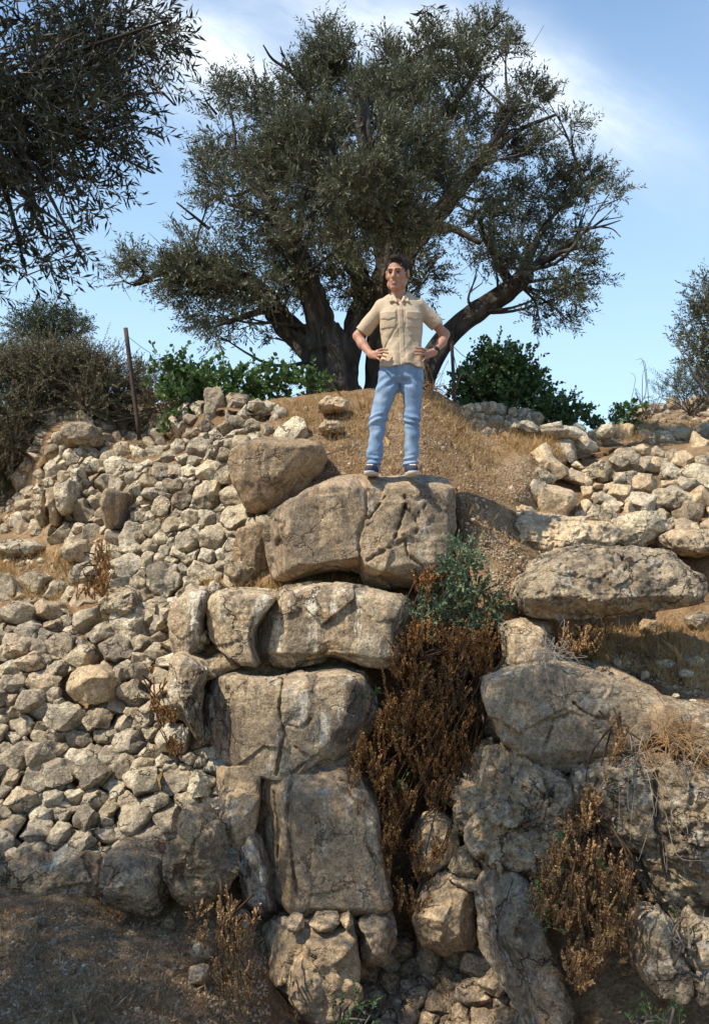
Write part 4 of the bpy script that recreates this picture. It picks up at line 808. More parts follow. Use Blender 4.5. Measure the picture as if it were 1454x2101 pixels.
# ---- the near olive tree at upper left: its crown shades the foot of the slope
def near_tree():
    rng = np.random.RandomState(8); loc = (-4.3, 2.6, -.9); t = thing('olive_tree', 'dark shaded olive branches hanging into the top left corner from a nearby tree', 'tree', loc)
    bl = [(40,40,80),(150,60,90),(235,70,75),(300,60,55),(345,42,22),(60,180,80),(150,190,90),(235,185,66),(290,135,45),(335,190,24),(60,300,80),(145,300,78),(215,290,62),(280,340,30),(262,250,40),(60,400,66),(135,390,56),(205,375,42),(85,480,46),(45,500,46),(148,475,20),
          (110,520,36),(175,540,16),(55,560,26),(-60,100,120),(-60,300,120),(-80,500,100),(-200,300,160),(30,120,70),(180,130,70),(120,250,70),(40,240,70),(-60,620,30)]
    blobs = PB(bl, 4.8, .35, rng)+PB(bl[:6]+bl[10:13]+bl[28:32], 5.2, .3, rng)
    visible = len(blobs)
    for px_ in range(-150, 1560, 95):
        for py_ in (1790, 1890, 1990, 2090, 2200):
            if px_ > 900: py_ -= 95
            g = P(px_+rng.uniform(-30, 30), py_+rng.uniform(-25, 25), float(DT(px_, py_))-.25); tt = rng.uniform(6.0, 7.6); q = g+np.array(SUN)*tt
            u, v = unP(q)
            if q[1] > .3 and -30 < u < 1484 and -30 < v < 2130: continue
            if rng.uniform() < (.75 if px_ < 480 else .08 if px_ < 900 else .08): blobs.append((q[0], q[1], q[2], rng.uniform(.26, .40)))
    T = Tubes(); trunk = Tubes(); trunk.add([(-4.3, 2.6, -1.2), (-4.25, 2.7, .2), (-4.4, 2.8, 1.4), (-4.1, 2.9, 2.3)], [.38, .30, .27, .22], sides=20, ridge=.2, k=8)
    obj('trunk', trunk.mesh('trunk', M['bark'], loc), t); hub = np.array([-4.1, 2.9, 2.2])
    mains = [(-2.6, 4.0, 4.0), (-1.9, 4.7, 3.9), (-3.6, 4.4, 4.8), (-5.2, 4.5, 4.4), (-2.6, 2.8, 4.8), (-4.6, 2.2, 5.0)]; nodes = []
    for q in mains:
        q = np.array(q); m = (hub+q)/2+[0, 0, .15]; T.add([hub, m, q], [.13, .09, .05], sides=9, ridge=.1, k=6); nodes += [m, q, (m+q)/2, (hub+m)/2]
    nodes = np.array(nodes)
    for (x, y, z, r) in blobs:
        e = np.array([x, y, z]); n0 = nodes[np.argmin(np.linalg.norm(nodes-e, axis=1))]; T.add([n0, (n0+e)/2+rng.normal(size=3)*.06, e], [.018, .012, .005], sides=5, k=4)
        for _ in range(2): T.add([e, e+rng.normal(size=3)*r*.5, e+rng.normal(size=3)*r], [.006, .004, .002], sides=4, k=3)
    obj('branches', T.mesh('branches', M['bark'], loc), t)
    B, Dd = blob_points(blobs[:visible], 75, rng, None, up=.05, shell=.5, clump=(2.6, -.30)); Dd = Dd+[.25, 0, -.1]
    u, v = unP(B+unit(Dd)*.15); keep = ~((u > 395) & (u < 1500) & (v > -10)); B, Dd = B[keep], Dd[keep]
    B2, D2 = blob_points(blobs[visible:], 70, rng, None, up=0, shell=.6)
    p = P(884, 12, 4.2); B3 = np.array([p, p+[.02, 0, .01], p-[.03, 0, 0]]); D3 = np.array([[.6, 0, -.35], [-.5, 0, -.4], [.1, 0, -.5]])
    T2 = Tubes()
    B = np.concatenate([B, B2]); Dd = np.concatenate([Dd, D2])
    leaf_cloud('crown', B, Dd, .22, 14, .066, .014, [M['olive_shaded'], M['twig']], t, loc, 6, curve=.35)
    leaf_cloud('crown_tip', B3, D3, .07, 5, .06, .014, [M['olive_shaded'], M['twig']], t, loc, 7, curve=.2)
near_tree()

def plant(name, label, cat, lst, D, per, L, m, ll, lw, mat, seed, up=.4, jit=.15, base=None, stems=6, group=None, twig='twig', stemr=.006, **kw):
    rng = np.random.RandomState(seed); blobs = PB(lst, D, jit, rng); bx, by = base if base else (np.mean([b[0] for b in lst]), max(b[1]+b[2]*.6 for b in lst))
    loc = tuple(P(bx, by, D)); t = thing(name, label, cat, loc, group)
    T = Tubes(); b0 = np.array(loc)
    for (x, y, z, r) in blobs:
        for _ in range(max(1, stems//2)):
            e = np.array([x, y, z])+rng.normal(size=3)*r*.4; T.add([b0+rng.normal(size=3)*[.05, .05, .02], (b0+e)/2+rng.normal(size=3)*.05, e], [stemr*1.6, stemr*1.2, stemr*.5], sides=5, k=4)
    obj('stems', T.mesh('stems', M[twig], loc), t)
    B, Dd = blob_points(blobs, per, rng, None, up=up, shell=.6)
    leaf_cloud('foliage', B, Dd, L, m, ll, lw, [M[mat], M[twig]], t, loc, seed+1, **kw); return t
plant('grape_vine', 'leafy green grape vine trailing over the wall left of the olive tree', 'vine', [(322,742,10),(345,756,16),(365,775,24),(405,788,32),(378,825,34),(400,862,28),(448,803,32),(490,790,28),(545,798,32),(596,800,30),(635,805,28),(470,835,25),(430,835,28),(515,812,26),(365,868,16)],
      11.05, 95, .24, 11, .058, .05, 'vine', 51, up=.3, jit=.15, round_=True, base=(430, 880))
plant('bush', 'dense rounded green bush on the skyline right of the thin post', 'bush', [(990,762,40),(1028,745,32),(1060,772,42),(1000,810,48),(1060,820,44),(1088,800,30),(962,802,28),(1040,790,45),(980,848,30),(1010,735,18),(955,775,14)],
      11.6, 150, .20, 11, .048, .036, 'fig', 52, up=.3, jit=.25, round_=True, base=(1020, 880))
plant('bush', 'lower green bush beside the dense rounded one on the skyline', 'bush', [(1125,838,24),(1150,842,28),(1180,858,22),(1140,868,24),(1165,880,20),(1110,860,24)], 11.3, 150, .18, 11, .045, .034, 'fig', 53, up=.3, round_=True, base=(1150, 895))
plant('grape_vine', 'low green vine creeping towards the far brownish wall on the right', 'vine', [(1212,868,16),(1222,885,14),(1250,858,13),(1278,850,17),(1300,840,15),(1322,846,10),(1290,872,18),(1275,885,12)], 11.6, 100, .12, 8, .05, .045, 'vine', 54, up=.3, round_=True, base=(1280, 895))
plant('scrub_bush', 'large grey-brown thorny scrub covering the top of the hill at far left', 'bush', [(-60,782,60),(-60,882,70),(30,767,50),(80,767,58),(150,774,58),(220,790,50),(275,814,38),(318,828,24),(40,852,60),(110,830,58),(180,834,42),(240,842,24),(30,900,50),(-20,960,50),(58,960,24),(15,985,26),(75,907,34),(350,837,16),(110,762,50),(0,742,40),(190,757,40)],
      11.9, 300, .26, 28, .03, .012, 'scrub', 55, up=.3, jit=.3, base=(120, 900), stems=10, curve=.5, stem=.004)
plant('olive_tree', 'small round grey-green tree top rising above the scrub at far left', 'tree', [(55,672,30),(85,660,26),(120,662,32),(155,680,24),(70,700,30),(135,700,30),(100,690,30)], 16, 120, .25, 14, .07, .022, 'greybush', 56, up=.5, base=(110, 780), stems=4)
plant('bush', 'hazy grey-green bush behind the leaning metal post', 'bush', [(300,762,20),(330,780,24),(360,790,22),(420,785,18),(440,778,14),(390,800,24)], 15, 120, .22, 14, .06, .02, 'greybush', 57, up=.5, base=(370, 850), stems=4)
plant('olive_tree', 'olive tree cut off by the right edge of the photo', 'tree', [(1444,590,18),(1425,620,10),(1436,660,26),(1460,640,34),(1415,690,18),(1392,715,10),(1435,720,26),(1465,720,30),(1520,640,80),(1540,740,80),(1425,760,22)], 11.5, 150, .24, 13, .062, .017, 'olive', 58, up=.6, base=(1520, 880), stems=5, stemr=.012)
plant('bush', 'grey feathery shrub on the skyline below the right-hand olive tree', 'bush', [(1352,812,12),(1375,800,18),(1400,788,24),(1435,785,26),(1465,790,30),(1400,812,24),(1445,815,24),(1520,800,50)], 14, 130, .25, 18, .045, .011, 'greybush', 59, up=.7, base=(1420, 850), stems=5)
# plants growing out of the stonework
plant('green_plant', 'bushy blue-green plant growing from the gap at the right end of the ledge boulder', 'plant', [(945,1155,22),(925,1185,30),(965,1180,28),(985,1205,20),(940,1215,30),(905,1240,26),(875,1262,24),(860,1285,18),(930,1255,30),(970,1245,26),(1000,1262,28),(955,1130,18),(935,1140,18),(1022,1245,20),(1015,1275,18),(890,1290,16),(960,1275,18)],
      7.2, 190, .13, 12, .034, .017, 'bluegreen', 60, up=.3, jit=.12, round_=True, base=(950, 1300), twig='weed')
rs = np.random.RandomState(61)
def seed_shrub(label, poly, D, n, L, seed, green=None, mat='seed', m=34):
    rng = np.random.RandomState(seed); poly = np.array(poly, float); lo, hi = poly.min(0), poly.max(0); p = rng.uniform(lo, hi, (n*10, 2)); p = p[inside(poly, p[:, 0], p[:, 1])]; p = p[vnoise(np.c_[p*.028, p[:, :1]*0], seed)+.5*vnoise(np.c_[p*.07, p[:, :1]*0], seed+1) > .0][:n]
    d = D+rng.uniform(-.35, .25, len(p))+(p[:, 1]-lo[1])/(hi[1]-lo[1])*(-.35)
    B = P(p[:, 0], p[:, 1], d)-[0, 0, L*.4]; Dd = np.c_[rng.normal(0, .22, len(B)), rng.normal(-.15, .25, len(B)), np.ones(len(B))*.8]
    top = poly[np.argmin(poly[:, 1])]; loc = tuple(P(top[0], top[1]+30, D)); t = thing('dry_shrub', label, 'shrub', loc); T = Tubes(); b0 = np.array(loc)
    for i in range(0, len(B), 14):
        e = B[i]; mid = (b0+e)/2+[0, -.12, .05]+rng.normal(size=3)*.06; T.add([b0+rng.normal(size=3)*.06, mid, e], [.007, .005, .003], sides=4, k=4)
    obj('stems', T.mesh('stems', M['darkstem'], loc), t)
    leaf_cloud('seed_heads', B, Dd, L, int(m*1.25), .016, .012, [M[mat], M['darkstem']], t, loc, seed+1, curve=.22, spread=.9, stem=.003)
    if green:
        for gb in PB(green, D-.35, .1, rng): bb, dd = blob_points([gb], 90, rng, None, up=.4); leaf_cloud('green_shoot', bb, dd, .09, 8, .03, .016, [M['darkgreen'], M['weed']], t, loc, seed+2, round_=True)
    return t
seed_shrub('big rust-brown dried shrub with upright seed heads hanging down the middle of the rock face', [(835,1300),(900,1300),(1005,1295),(1015,1380),(1022,1470),(1000,1540),(985,1640),(940,1700),(885,1770),(860,1890),(815,1850),(790,1770),(735,1720),(725,1640),(700,1560),(712,1530),(775,1480),(800,1400),(800,1330),(850,1300)],
           7.15, 1700, .17, 62, green=[(805,1500,12),(822,1600,14),(915,1650,10),(760,1430,6)])
seed_shrub('orange dried weed left of the green plant, at the corner of the ledge boulder', [(815,1250),(850,1200),(880,1170),(900,1195),(870,1240),(860,1300),(830,1335),(800,1300)], 7.45, 150, .12, 66)
seed_shrub('tangled dark dried weed with green leaves in front of the pitted boulders at lower right', [(1110,1790),(1160,1690),(1200,1640),(1215,1720),(1250,1760),(1290,1800),(1310,1860),(1290,1930),(1230,1990),(1190,2040),(1160,1980),(1120,1930),(1095,1850)],
           5.95, 560, .13, 70, green=[(1225,1765,24),(1180,1830,20),(1100,1850,16),(1135,1900,18),(1250,1830,18),(1260,1890,14),(1155,1740,10)], mat='weed')
seed_shrub('dry brown weed hanging in the crack between the wedge boulder and the lower right boulder', [(1265,1450),(1275,1540),(1230,1640),(1200,1700),(1185,1680),(1215,1600),(1260,1530)], 6.3, 80, .10, 74, mat='weed')
plant('green_plant', 'dark green tuft growing beside the upright pale stone near the bottom right', 'plant', [(1395,1905,18),(1380,1925,16),(1405,1930,16),(1440,1895,16),(1400,1880,12)], 5.45, 110, .08, 9, .016, .006, 'darkgreen', 75, up=.6, base=(1395, 1950))
plant('green_plant', 'dark green leafy plant at the bottom edge under the brown block', 'plant', [(690,2080,18),(720,2060,18),(750,2080,20),(700,2110,24),(740,2120,24)], 5.9, 110, .10, 9, .024, .012, 'darkgreen', 76, up=.6, base=(710, 2140), round_=True)
plant('green_plant', 'green plant at the bottom right edge below the upright pale stone', 'plant', [(1340,2078,16),(1370,2090,18),(1300,2095,14),(1350,2115,24),(1395,2105,20)], 5.2, 110, .10, 9, .022, .011, 'darkgreen', 77, up=.6, base=(1350, 2150), round_=True)
def twigs(label, lst, D, n, L, seed, mat='paletwig', down=.3, r=.0022, name='dry_plant'):
    rng = np.random.RandomState(seed); b = np.array([P(x, y, D) for x, y in lst]); loc = tuple(b.mean(0)); T = Tubes()
    for i in range(n):
        s = b[rng.randint(len(b))]+rng.normal(size=3)*.03; d = unit(rng.normal(size=3)*[1, .6, .8]+[0, -.4, .1]); l = L*rng.uniform(.4, 1.3); e = s+d*l+[0, 0, -down*l]
        T.add([s, s+d*l*.5+rng.normal(size=3)*l*.12, e, e+rng.normal(size=3)*l*.2], [r, r*.8, r*.6, r*.3], sides=4, k=4)
    return tag(obj(name, T.mesh(name, M[mat], loc), None, loc), label, 'plant')
twigs('bleached wiry dead plant sprawling over the top left of the wedge boulder', [(1125,1350),(1110,1370),(1140,1340),(1095,1385)], 6.45, 90, .22, 80)
twigs('brown wiry tangle of dead stems under the small cube of stone on the right', [(1370,1530),(1400,1520),(1430,1560),(1320,1560),(1360,1500)], 6.15, 140, .30, 81, 'weed', .4)
twigs('grey wiry stems drooping over the huge dark boulder at the lower right', [(1300,1560),(1340,1590),(1400,1600)], 6.05, 60, .30, 82, 'paletwig', .5)
twigs('thin bare plant on the crest behind the man\'s right-hand side', [(875,790),(885,800)], 10.4, 40, .25, 83, 'weed', -.3, .004)
twigs('small thistle stalks with round heads on the skyline near the far brownish wall', [(1300,845),(1318,845),(1335,842)], 12.5, 12, .30, 84, 'weed', -.9, .006)
seed_shrub('dried orange-brown weed climbing the gap between the rubble and the stack', [(305,1375),(318,1365),(330,1420),(360,1480),(398,1530),(395,1560),(350,1545),(335,1490),(312,1440)], 7.25, 80, .08, 86, mat='seed', m=20)
seed_shrub('reddish dried weed between the left terrace and the whitish wall', [(190,1120),(235,1125),(245,1170),(235,1210),(215,1235),(140,1235),(150,1215),(200,1195)], 8.75, 90, .10, 88, mat='seed', m=20)
seed_shrub('patch of dark brown weeds at the foot of the stack', [(360,1900),(400,1865),(440,1860),(480,1830),(530,1880),(530,1960),(500,2080),(470,2101),(440,2000),(430,1940)], 6.05, 150, .10, 90, mat='weed', m=20)
seed_shrub('dried weed drooping in the shade under the overhanging boulder', [(1140,1280),(1200,1275),(1260,1285),(1240,1330),(1180,1345),(1140,1350)], 7.15, 80, .12, 92, mat='weed', m=18)

# ---- grass: far too many blades to count
def grass(name, label, regions, mat, seed, hgt=(.05, .16), wd=.004, lean=.5):
    rng = np.random.RandomState(seed); Bs = []
    for poly, n in regions:
        poly = np.array(poly, float); lo, hi = poly.min(0), poly.max(0); p = rng.uniform(lo, hi, (n*5, 2)); p = p[inside(poly, p[:, 0], p[:, 1])]
        nz = vnoise(np.c_[p*.022, p[:, :1]*0], seed)+.6*vnoise(np.c_[p*.07, p[:, :1]*0], seed+1); p = p[nz > rng.uniform(-1.1, .7, len(p))][:n]; Bs.append(ground_at(p[:, 0], p[:, 1]))
    B = np.concatenate(Bs)-[0, 0.0, .015]; n = len(B); d = unit(np.c_[rng.normal(0, lean, n), rng.normal(-.15, lean, n), np.ones(n)]); h = rng.uniform(*hgt, (n, 1))*rng.uniform(.5, 1.2, (n, 1)); s = unit(np.cross(d, rng.normal(size=(n, 3))))*wd*.5
    bend = rng.normal(size=(n, 3))*.22*h; V = np.stack([B-s, B+s, B+d*h*.55+s*.7, B+d*h+bend, B+d*h*.55-s*.7], 1).reshape(-1, 3); loc = B.mean(0)
    k = np.arange(n)[:, None]*5; o = obj(name, mesh_from(name, local(V, loc), k+np.array([[0, 1, 2, 3, 4]]), M[mat], smooth=False), None, loc); return tag(o, label, 'grass', kind='stuff')
grass('dry_grass', 'straw-coloured dry grass on the mound, terraces and ledges', [
  ([(530,835),(700,812),(860,805),(960,850),(1050,880),(1200,905),(1120,940),(1060,930),(1000,960),(900,900),(700,900),(600,880)], 5000), ([(560,870),(700,870),(1000,960),(1060,1000),(960,985),(680,980)], 1200),
  ([(415,1195),(560,1185),(740,1200),(850,1212),(850,1222),(420,1222)], 2600), ([(-40,1130),(120,1140),(230,1190),(200,1240),(0,1230),(-40,1230)], 3800), ([(205,930),(300,900),(400,868),(300,920),(262,990),(235,960)], 1800),
  ([(1140,1300),(1454,1285),(1500,1400),(1454,1430),(1330,1395),(1160,1350)], 4200), ([(1200,895),(1330,872),(1500,880),(1500,900),(1300,905)], 2200), ([(1000,870),(1180,895),(1180,940),(1040,930)], 2000), ([(400,1335),(470,1345),(480,1375),(400,1360)], 300), ([(940,1000),(1110,1000),(1100,1160),(1040,1240),(980,1140)], 350),
  ([(1380,1060),(1454,1090),(1430,1110),(1380,1095)], 300)], 'straw', 100)
grass('dead_grass', 'brown matted dead grass covering the shaded ground at lower left', [([(-100,1850),(200,1870),(420,1890),(540,1900),(520,2040),(560,2150),(-100,2150)], 15000), ([(740,960),(1050,980),(960,1110),(1060,1240),(1000,1180),(920,1000)], 1800), ([(1000,940),(1120,950),(1100,1010),(1000,1010)], 500), ([(860,830),(960,860),(1020,960),(880,980)], 3500), ([(560,860),(760,830),(760,970),(640,960)], 2200)], 'brown_grass', 101, hgt=(.03, .11), wd=.0035, lean=.9)

def gravel(name, label, regions, mat, seed, r=(.004, .014)):
    rng = np.random.RandomState(seed); Bs = []
    for poly, n in regions:
        poly = np.array(poly, float); lo, hi = poly.min(0), poly.max(0); p = rng.uniform(lo, hi, (n*5, 2)); p = p[inside(poly, p[:, 0], p[:, 1])]
        nz = vnoise(np.c_[p*.03, p[:, :1]*0], seed); p = p[nz > rng.uniform(-1, .6, len(p))][:n]; Bs.append(ground_at(p[:, 0], p[:, 1]))
    B = np.concatenate(Bs); n = len(B); U = np.array([[1, 0, 0], [-1, 0, 0], [0, 1, 0], [0, -1, 0], [0, 0, 1], [0, 0, -1]], float); FF = np.array([[0, 2, 4], [2, 1, 4], [1, 3, 4], [3, 0, 4], [2, 0, 5], [1, 2, 5], [3, 1, 5], [0, 3, 5]])
    V = (B[:, None]+(U[None]+rng.normal(size=(n, 6, 3))*.28)*rng.uniform(*r, (n, 1, 1))*rng.uniform(.6, 1.3, (n, 1, 3))).reshape(-1, 3); loc = B.mean(0)
    F3 = (np.arange(n)[:, None, None]*6+FF[None]).reshape(-1, 3); o = obj(name, mesh_from(name, local(V, loc), F3, M[mat], smooth=False), None, loc); return tag(o, label, 'gravel', kind='stuff')
gravel('gravel', 'loose chips of stone and clods littering the dirt slopes', [([(640,860),(860,810),(960,850),(1060,900),(1130,950),(1110,1030),(1000,1030),(1090,1150),(1060,1260),(950,1120),(940,980),(640,970)], 9000), ([(-40,1130),(230,1180),(200,1240),(-40,1235)], 2500),
  ([(1150,1330),(1454,1300),(1500,1400),(1454,1440),(1330,1400)], 2500), ([(-60,1860),(540,1900),(560,2150),(-60,2150)], 5000), ([(205,930),(390,870),(262,990)], 900), ([(1180,890),(1500,870),(1500,900),(1200,910)], 900)], 'chips', 120)
# ---- posts with wires
def post(label, x0, y0, x1, y1, D, r, wires, seed):
    b, e = P(x1, y1+12, D), P(x0, y0, D); loc = tuple(b); t = thing('metal_post', label, 'post', loc); T = Tubes(); T.add([b, (b+e)/2, e], [r, r, r], sides=8, k=3); obj('shaft', T.mesh('shaft', M['iron'], loc), t)
    for ww in wires:
        T = Tubes(); p = [P(x, y, D+d) for x, y, d in ww]; T.add(p, [.004]*len(p), sides=4, k=5); obj('wire', T.mesh('wire', M['iron'], loc), t)
M['iron'] = simple_mat('rusty_iron', [(0.05, 0.035, 0.03), (0.10, 0.06, 0.045)], 20, .8)
post('thin leaning rusty post with guy wires by the far left wall', 258, 673, 287, 890, 11.2, .026, [[(262,690,0),(290,712,.3),(310,725,.6)], [(264,700,0),(230,740,-.2),(195,790,-.4)], [(260,690,0),(248,715,.1),(240,735,.2)]], 1)
post('thin dark upright post with a wire between the man and the rounded bush', 926, 700, 933, 828, 11.2, .020, [[(926,708,0),(950,730,.3),(968,740,.5)], [(928,720,0),(940,770,.1),(948,800,.2)]], 2)
# ------------------------------------------------------------------ the man: implicit surfaces meshed in numpy
class Field:
    def __init__(s, lo, hi, h):
        s.lo = np.array(lo, float); s.h = h; s.n = (np.ceil((np.array(hi)-s.lo)/h)).astype(int)+1; s.F = np.full(s.n, 1.0, np.float32)
    def sub(s, lo, hi):
        a = np.clip(np.floor((np.array(lo)-s.lo)/s.h).astype(int), 0, s.n); b = np.clip(np.ceil((np.array(hi)-s.lo)/s.h).astype(int)+1, 0, s.n)
        sl = tuple(slice(i, j) for i, j in zip(a, b)); g = [(s.lo[k]+s.h*np.arange(a[k], b[k])).astype(np.float32) for k in range(3)]
        return sl, np.meshgrid(*g, indexing='ij', sparse=True)
    def comb(s, sl, d, k, op='add'):
        f = s.F[sl]
        if f.size == 0: return
        if op == 'add': h = np.clip(.5+.5*(f-d)/k, 0, 1); s.F[sl] = f*(1-h)+d*h-k*h*(1-h)
        elif op == 'sub': d = -d; h = np.clip(.5-.5*(f-d)/k, 0, 1); s.F[sl] = f*(1-h)+d*h+k*h*(1-h)
        else: s.F[sl] = np.maximum(f, d)
    def cone(s, a, b, ra, rb, k=.02, op='add', flat=None):
        a = np.array(a, float); b = np.array(b, float); m = max(ra, rb)+k+2*s.h
        sl, (X, Y, Z) = s.sub(np.minimum(a, b)-m, np.maximum(a, b)+m); ab = b-a
        t = np.clip(((X-a[0])*ab[0]+(Y-a[1])*ab[1]+(Z-a[2])*ab[2])/max(ab @ ab, 1e-9), 0, 1)
        d = np.sqrt((X-a[0]-t*ab[0])**2+(Y-a[1]-t*ab[1])**2+(Z-a[2]-t*ab[2])**2)-(ra+(rb-ra)*t); s.comb(sl, d, k, op)
    def ell(s, c, r, k=.02, op='add', B=np.eye(3)):
        c = np.array(c, float); r = np.array(r, float)*(1 if B[0][0] == 1 else np.array([1.12, 1.06, 1.06])); m = max(r)+k+2*s.h; sl, (X, Y, Z) = s.sub(c-m, c+m); X, Y, Z = X-c[0], Y-c[1], Z-c[2]
        q = [(X*B[i][0]+Y*B[i][1]+Z*B[i][2])/r[i] for i in range(3)]; l = np.sqrt(q[0]**2+q[1]**2+q[2]**2); g = np.sqrt(sum((q[i]/r[i])**2 for i in range(3)))
        d = l*(l-1)/np.maximum(g, 1e-6); s.comb(sl, d, k, op)
    def loft(s, zs, cx, cy, ra, rb, k=.03, p=2.4):
        m = max(max(ra), max(rb))+.05; sl, (X, Y, Z) = s.sub((min(cx)-m, min(cy)-m, zs[0]), (max(cx)+m, max(cy)+m, zs[-1])); z = Z.ravel()
        f = lambda v: np.interp(z, zs, v)[None, None, :]
        a, b = f(ra), f(rb); q = (np.abs((X-f(cx))/a)**p+np.abs((Y-f(cy))/b)**p)**(1/p); d = (q-1)*np.minimum(a, b)
        d = np.maximum(d, np.maximum(zs[0]-Z, Z-zs[-1])); s.comb(sl, d.astype(np.float32), k)
    def mesh(s):
        F = s.F; n = s.n-1; S = F < 0; co = [S[i:i+n[0], j:j+n[1], k:k+n[2]] for i in (0, 1) for j in (0, 1) for k in (0, 1)]
        cnt = sum(c.astype(np.int8) for c in co); act = (cnt > 0) & (cnt < 8); I = np.argwhere(act); idx = np.full(tuple(n), -1, np.int64); idx[act] = np.arange(len(I))
        acc = np.zeros((len(I), 3)); num = np.zeros(len(I)); off = [np.array([i, j, k]) for i in (0, 1) for j in (0, 1) for k in (0, 1)]
        val = [F[tuple((I+o).T)] for o in off]
        for a in range(8):
            for b in range(a+1, 8):
                if np.abs(off[a]-off[b]).sum() != 1: continue
                va, vb = val[a], val[b]; m = (va < 0) != (vb < 0); t = np.where(m, va/np.where(m, va-vb, 1), 0)[:, None]
                acc += np.where(m[:, None], off[a]+t*(off[b]-off[a]), 0); num += m
        V = s.lo+s.h*(I+acc/num[:, None]); Fs = []
        for ax in range(3):
            e = np.zeros(3, int); e[ax] = 1; u, v = [(1, 2), (2, 0), (0, 1)][ax]; a = S[tuple(slice(0, n[i]) for i in range(3))]; b = S[tuple(slice(e[i], n[i]+e[i]) for i in range(3))]
            E = np.argwhere(a != b); E = E[(E[:, u] > 0) & (E[:, v] > 0)]; du = np.zeros(3, int); du[u] = 1; dv = np.zeros(3, int); dv[v] = 1
            q = np.stack([idx[tuple((E-du-dv).T)], idx[tuple((E-dv).T)], idx[tuple(E.T)], idx[tuple((E-du).T)]], 1); fl = ~a[tuple(E.T)]; q[fl] = q[fl][:, ::-1]; Fs.append(q[(q >= 0).all(1)])
        return V, np.concatenate(Fs)
M['skin'] = simple_mat('tanned_skin', [(0.40, 0.20, 0.125), (0.47, 0.255, 0.165)], 14, .55, spec=.35)
M['shirt'] = simple_mat('khaki_cotton', [(0.50, 0.40, 0.275), (0.57, 0.465, 0.33)], 5, .9, .35, 120, spec=.15)
M['denim'] = simple_mat('faded_denim', [(0.13, 0.215, 0.34), (0.22, 0.325, 0.47), (0.36, 0.46, 0.58)], 7, .9, .3, 150, spec=.15, stretch=(1, 1, .45))
M['hair'] = simple_mat('dark_brown_hair', [(0.012, 0.008, 0.006), (0.05, 0.030, 0.020)], 60, .6, .8, 90, stretch=(1, 1, .3))
M['shoe'] = simple_mat('navy_canvas', [(0.02, 0.025, 0.06), (0.05, 0.055, 0.10)], 30, .8)
M['sole'] = simple_mat('cream_rubber', [(0.55, 0.50, 0.42), (0.62, 0.57, 0.48)], 20, .7)
M['black'] = simple_mat('black_rubber', [(0.015, 0.015, 0.018), (0.025, 0.025, 0.03)], 20, .4)
M['teeth'] = simple_mat('teeth', [(0.70, 0.66, 0.58), (0.74, 0.70, 0.62)], 20, .4)
M['lip'] = simple_mat('lips', [(0.30, 0.10, 0.075), (0.36, 0.13, 0.10)], 20, .5)
M['eye'] = simple_mat('shadowed_eye', [(0.02, 0.014, 0.01), (0.04, 0.03, 0.02)], 20, .2)  # whole eye coloured dark to stand for shadow in the deep-set sockets
